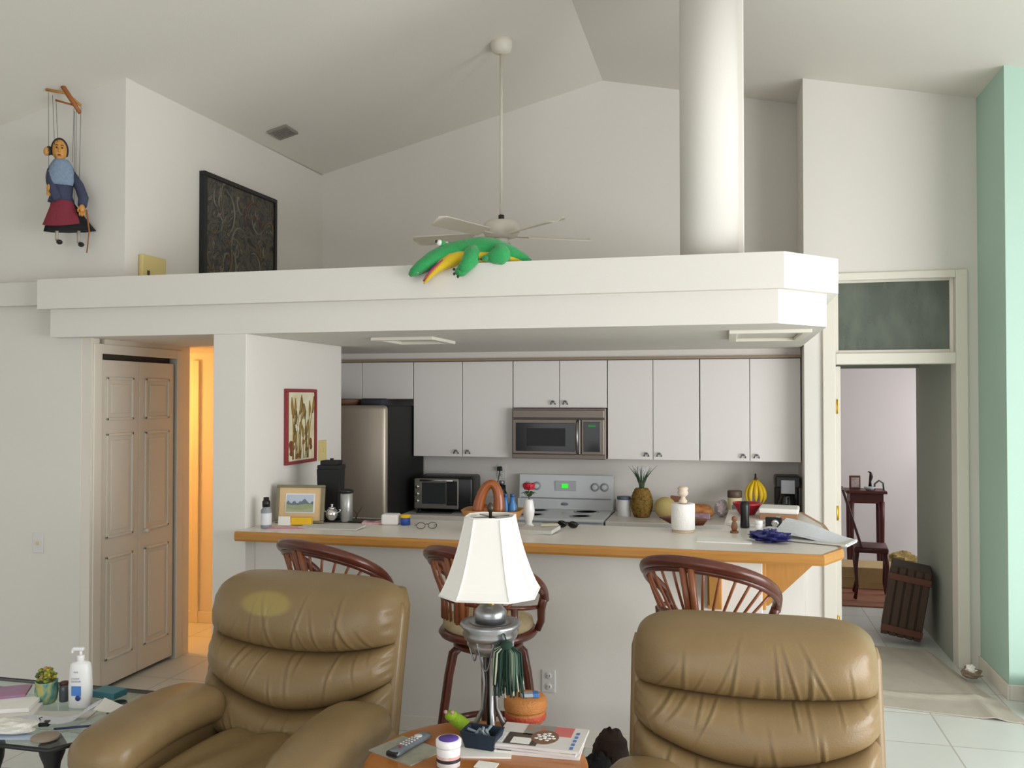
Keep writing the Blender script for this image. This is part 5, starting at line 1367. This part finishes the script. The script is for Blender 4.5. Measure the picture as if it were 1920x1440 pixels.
# jacket torso and sleeves
rings = []
c = L_(115, 345)
for k, (dz, rx, ry) in enumerate(((.085, .05, .045), (.06, .085, .055), (.0, .082, .06), (-.07, .075, .055), (-.11, .09, .06))):
    rings.append([c + Vector((rx * math.cos(a), ry * math.sin(a), dz)) for a in [2 * PI * j / 22 for j in range(22)]])
MB().loft(rings).build('jacket', JACK, t)
MB().tube([L_(98, 322), L_(92, 342, MY - .02), L_(91, 362, MY - .05), L_(95, 375, MY - .06)], [.03, .034, .034, .03], 12).build('sleeve', JACK, t)
MB().tube([L_(134, 325), L_(143, 345, MY - .02), L_(141, 365, MY - .06), L_(134, 378, MY - .08)], [.03, .034, .036, .032], 12).build('sleeve', JACK, t)
def hand(c, sx):
    hb = MB().ball(c, (.021, .016, .026), 12, 8)
    for k in range(4): hb.tube([c + Vector((-.015 + .01 * k, -.004, -.018)), c + Vector((-.016 + .0105 * k, -.012, -.036)), c + Vector((-.015 + .01 * k, -.006, -.048 + .003 * abs(k - 1.5)))], [.006, .0058, .004], 6)
    hb.tube([c + Vector((sx * .016, -.004, .004)), c + Vector((sx * .027, -.012, -.012)), c + Vector((sx * .024, -.016, -.024))], [.007, .006, .004], 6)
    return hb.build('hand', SK, t)
hand(L_(83, 355, MY - .05), 1); hand(L_(131, 384, MY - .09), -1)
# skirt, apron, legs and shoes
rings = []
c0 = L_(117, 378); cB = L_(128, 431)
for k in range(10):
    u = k / 9
    cc = c0.lerp(cB, u)
    rings.append([cc + Vector(((.075 + .085 * u) * math.cos(a) * (1 + .05 * u * math.sin(9 * a)) + .02 * u * max(0, math.cos(a)), (.055 + .03 * u) * math.sin(a) * (1 + .05 * u * math.sin(9 * a)), .012 * u * math.cos(a))) for a in [2 * PI * j / 54 for j in range(54)]])
MB().loft(rings).build('skirt', SKIRT, t)
def apr(u, v):
    cc = c0.lerp(cB + Vector((-.02, 0, .03)), v); a = R(-90) + (u - .5) * R(112) - .25 * v
    return cc + Vector(((.08 + .072 * v) * math.cos(a) - .008 * v, (.06 + .034 * v) * math.sin(a) - .004, .012 * v * math.cos(a) - .015 * math.sin(PI * u) * v))
MB().grid(apr, 20, 12).build('apron', APRON, t)
for px in (107, 146):
    MB().tube([L_(px, 428), L_(px, 452)], .012, 8).build('leg', mat('puppet_stocking', '#b9aFa0', .8), t)
    c = L_(px, 454, MY - .02); MB().ball(c, (.022, .04, .014), 14, 8).build('shoe', SHOE, t)
MB().tube([L_(137, 385, MY - .1), L_(142, 425, MY - .1), L_(147, 468, MY - .06)], [.006, .005, .004], 8).build('walking_stick', WOODP, t)
# small second head carried on the shoulder
c = L_(89, 289, MY + .0)
bb = MB().ball(c, (.02, .022, .026), 14, 10).build('carried_doll', SK, t)
MB().ball(c + Vector((.016, .012, .008)), (.024, .024, .028), 14, 10).build('doll_hood', HAIRD, bb)
# control bars and strings
b0, b1 = L_(105, 150, MY - .02), L_(137, 203, MY - .05)
MB().tube([b0, (b0 + b1) / 2, b1], [.014, .017, .013], 8).build('control_bar', WOODP, t)
MB().tube([L_(88, 175, MY), L_(118, 172, MY - .03), L_(146, 190, MY - .02)], .009, 8).build('control_bar', mat('light_wood', '#b5803f', .5), t)
MB().tube([L_(100, 190, MY - .02), L_(138, 192, MY - .03)], .006, 8).build('control_bar', WOODP, t)
for (ax, ay), (bx, by) in (((88, 178), (86, 350)), ((95, 182), (98, 322)), ((101, 188), (102, 268)), ((133, 198), (128, 300)), ((137, 198), (134, 318)), ((146, 192), (140, 330)), ((134, 203), (131, 375))):
    MB().tube([L_(ax, ay, MY - .02), L_(bx, by, MY - .03)], .0016, 5).build('string', mat('string_grey', '#4a4a46', .8), t)
MB().tube([L_(116, 165, MY - .02), L_(118, 158, MY), L_(120, 150, 4.45), L_(120, 152, 4.5)], .003, 6).build('hook', mat('white_hook', '#d8d5cc', .5), t)

# ================================================================== RIGHT SIDE: doorway and room beyond
p0 = atZ(1660, 1290, 0)
def cloth(u, v):
    x = .8 + (.82 - .25 * v) * u; y = 5.5 + 1.35 * v - .12 * u
    return (x, y, .008 + .012 * max(0, math.sin(u * 9 + v * 5)) * math.sin(v * PI) + .014 * math.exp(-((v - .16 - .1 * u) / .03) ** 2) + .012 * math.exp(-((u - .8 - .2 * v) / .05) ** 2))
dc = MB().sheet(cloth, 40, 50, .006)
tag(dc.build('drop_cloth', mat('drop_cloth_beige', '#c4bcae', .9, noise=(6, .12), color2='#aaa397')), 'wrinkled beige drop cloth on the tile floor before the doorway', 'drop cloth')
p = atZ(1843, 1278, 0)
t = thing('crumpled_rag', 'small crumpled white and brown rag on the drop cloth by the green wall', 'rag', (p.x - .07, p.y - .02, .02))
crumple(.06, .05, .035, 14, .4).build('rag', mat('brown_rag', '#6d5444', .9, noise=(30, .4), color2='#a89a8a'), t)
m = crumple(.03, .025, .03, 17, .4)
for i, v in enumerate(m.v): m.v[i] = v + Vector((-.01, -.02, .028))
m.build('tissue', PAPER, t)
solo('storage_box', 'dark green box on the floor at the right frame edge by the mint wall', 'box', MB().box(0, .3, -.12, .12, .0, .17, .012).box(-.008, .308, -.128, .128, .14, .17, .008), mat('dark_green_plastic', '#17493f', .5, noise=(20, .1)), (1.70, 5.58, .0))
# leaning carton in the passage
t = thing('wooden_crate', 'big dark brown slatted box leaning in the passage beyond the doorway', 'crate', (1.28, 7.0, .0))
t.rotation_euler = (0, R(9), R(-10))
t.location = (1.245, 6.98, .03); t.scale = (.8, 1, .95)
DW = mat('dark_brown_board', '#4a3526', .7, noise=(8, .25), color2='#35251a', stretch=(8, 8, 1))
MB().box(-.17, .17, -.1, .24, 0.03, .56, .01).build('body', DW, t)
m = MB()
for k in range(5): m.box(-.17 + .07 * k, -.115 + .07 * k, -.118, -.1, .03, .56, .004)
m.build('slats', DW, t)
for z in (.06, .46): MB().box(-.175, .175, -.13, -.118, z, z + .05, .004).build('batten', mat('red_brown_board', '#5a3424', .7), t)
# rug
tag(MB().sheet(lambda u, v: (.4 + 1.5 * u, 8.05 + 1.1 * v, .012), 8, 8, .011).build('rug', mat('rust_rug', '#8a5a44', .9, noise=(14, .2), color2='#a5745c')), 'rust brown rug on the floor of the far room', 'rug')
# side table with ornaments
RW = mat('dark_red_wood', '#4c1a18', .4, noise=(14, .2))
fx_, fy_ = 1.4, 9.6
t = thing('console_table', 'dark red wooden side table against the far room wall', 'table', (fx_, fy_, 0))
MB().box(-.21, .18, -.16, .16, .83, .86, .006).build('tabletop', RW, t)
MB().box(-.17, .15, -.12, .12, .73, .829, .004).build('apron', RW, t)
for sx in (-.155, .135):
    for sy in (-.11, .11): MB().lathe([(.014, 0), (.02, .2), (.024, .55), (.026, .75)], (sx, sy, 0), 12).build('leg', RW, t)
t = thing('photo_frame', 'small framed photo standing on the dark red side table', 'picture', (fx_ - .11, fy_ - .02, .862), R(10))
MB().box(-.055, .055, -.01, .01, 0, .14, .005).build('frame', mat('red_brown_board', '#5a3424'), t)
MB().box(-.04, .04, -.013, -.01, .02, .12).build('photo', blotch('old_photo', ['#8a7a74', '#b8a9a4', '#5c5560'], 20, .5), t)
t = thing('bird_figurine', 'tall black bird shaped figurine on the dark red side table', 'figurine', (fx_ + .04, fy_, .862))
MB().tube([(0, 0, 0), (0, 0, .08), (.01, 0, .13), (.005, 0, .17), (-.02, 0, .185)], [.02, .012, .02, .012, .004], 10).build('body', BLACK, t)
t = thing('wire_figurine', 'small arched dark figurine right of the tall bird figurine', 'figurine', (fx_ + .12, fy_ - .03, .862))
MB().tube([(-.045, 0, 0), (-.04, 0, .06), (0, 0, .095), (.04, 0, .07), (.045, 0, 0)], .009, 8).build('arch', mat('figure_grey', '#4c5456', .4), t)
t = thing('glass_dish', 'low glass dish at the front of the dark red side table', 'dish', (fx_ + .02, fy_ - .1, .862))
MB().lathe([(.03, 0), (.05, .02), (.055, .035), (.048, .034), (.03, .008), (.001, .006)], n=20).build('bowl', mat('frosted_glass', '#b5bdc0', .2), t)
# chair in the far room
t = thing('dining_chair', 'dark wooden chair with slanting back and curved legs by the doorway jamb', 'chair', (1.26, 8.4, .013), R(84)); t.scale = (.85, .7, 1)
MB().box(-.2, .2, -.2, .2, .42, .47, .015).build('seat', RW, t)
m = MB().loft([[(-.2, .1 + .22 * k / 5, .47 + .1 * k), (.2, .1 + .22 * k / 5, .47 + .1 * k), (.2, .13 + .22 * k / 5, .47 + .1 * k), (-.2, .13 + .22 * k / 5, .47 + .1 * k)] for k in range(6)], True, False, False)
m.build('backrest', RW, t)
for sx in (-.17, .17):
    for sy in (-.17, .17): MB().tube([(sx, sy, .42), (sx * 1.08, sy * 1.08, .3), (sx * .98, sy * .98, .12), (sx * 1.15, sy * 1.15, 0.012)], [.03, .026, .017, .022], 10).build('leg', RW, t)
# clutter on the far floor
for (px, py, wx, wy, hz, hexc, lb, nm, ct) in ((1618, 1035, .22, .2, .12, '#5a3c2c', 'brown wicker box on the floor under the side table', 'wicker_box', 'box'),
        (1675, 1033, .26, .22, .1, '#8a7f78', 'grey flat box on the far room floor right of the wicker box', 'flat_box', 'box')):
    p = atZ(px, py, 0)
    o = thing(nm, lb, ct, (p.x * .93, min(p.y, 10.0) * .93 + .06, .013 if min(p.y, 10) * .93 < 9.3 else .001))
    MB().box(-wx / 2, wx / 2, -wy / 2, wy / 2, 0, hz, .01).build('body', mat(nm, hexc, .8, noise=(40, .25)), o)
    MB().box(-wx / 2 - .006, wx / 2 + .006, -wy / 2 - .006, wy / 2 + .006, hz, hz + .025, .006).build('lid', mat(nm, hexc), o)
o = solo('carton', 'long pale yellow cardboard box lying on the far room floor', 'box', MB().box(-.36, .3, -.2, .2, 0, .2, .006).box(-.3, -.1, -.203, -.2, .1, .11).box(.0, .22, -.203, -.2, .06, .07), mat('pale_carton', '#c2a878', .8, noise=(20, .1)), (1.32, 8.95, .013), R(-2))
o = solo('sun_hat', 'straw coloured cloth heap by the right end of the far side table', 'cloth', crumple(.16, .14, .1, 41, .3, 24, 12), mat('straw_cloth', '#a8935c', .9, noise=(40, .3)), (1.78, 9.82, .0))
o = solo('broom', 'thin grey pole leaning against the far room wall', 'pole', MB().tube([(0, 0, 0.02), (.05, .35, .6), (.1, .72, 1.2)], .012, 8).box(-.12, .1, -.03, .03, 0, .05, .01), mat('grey_pole', '#7d8288', .5), (2.04, 9.45, 0), 0)
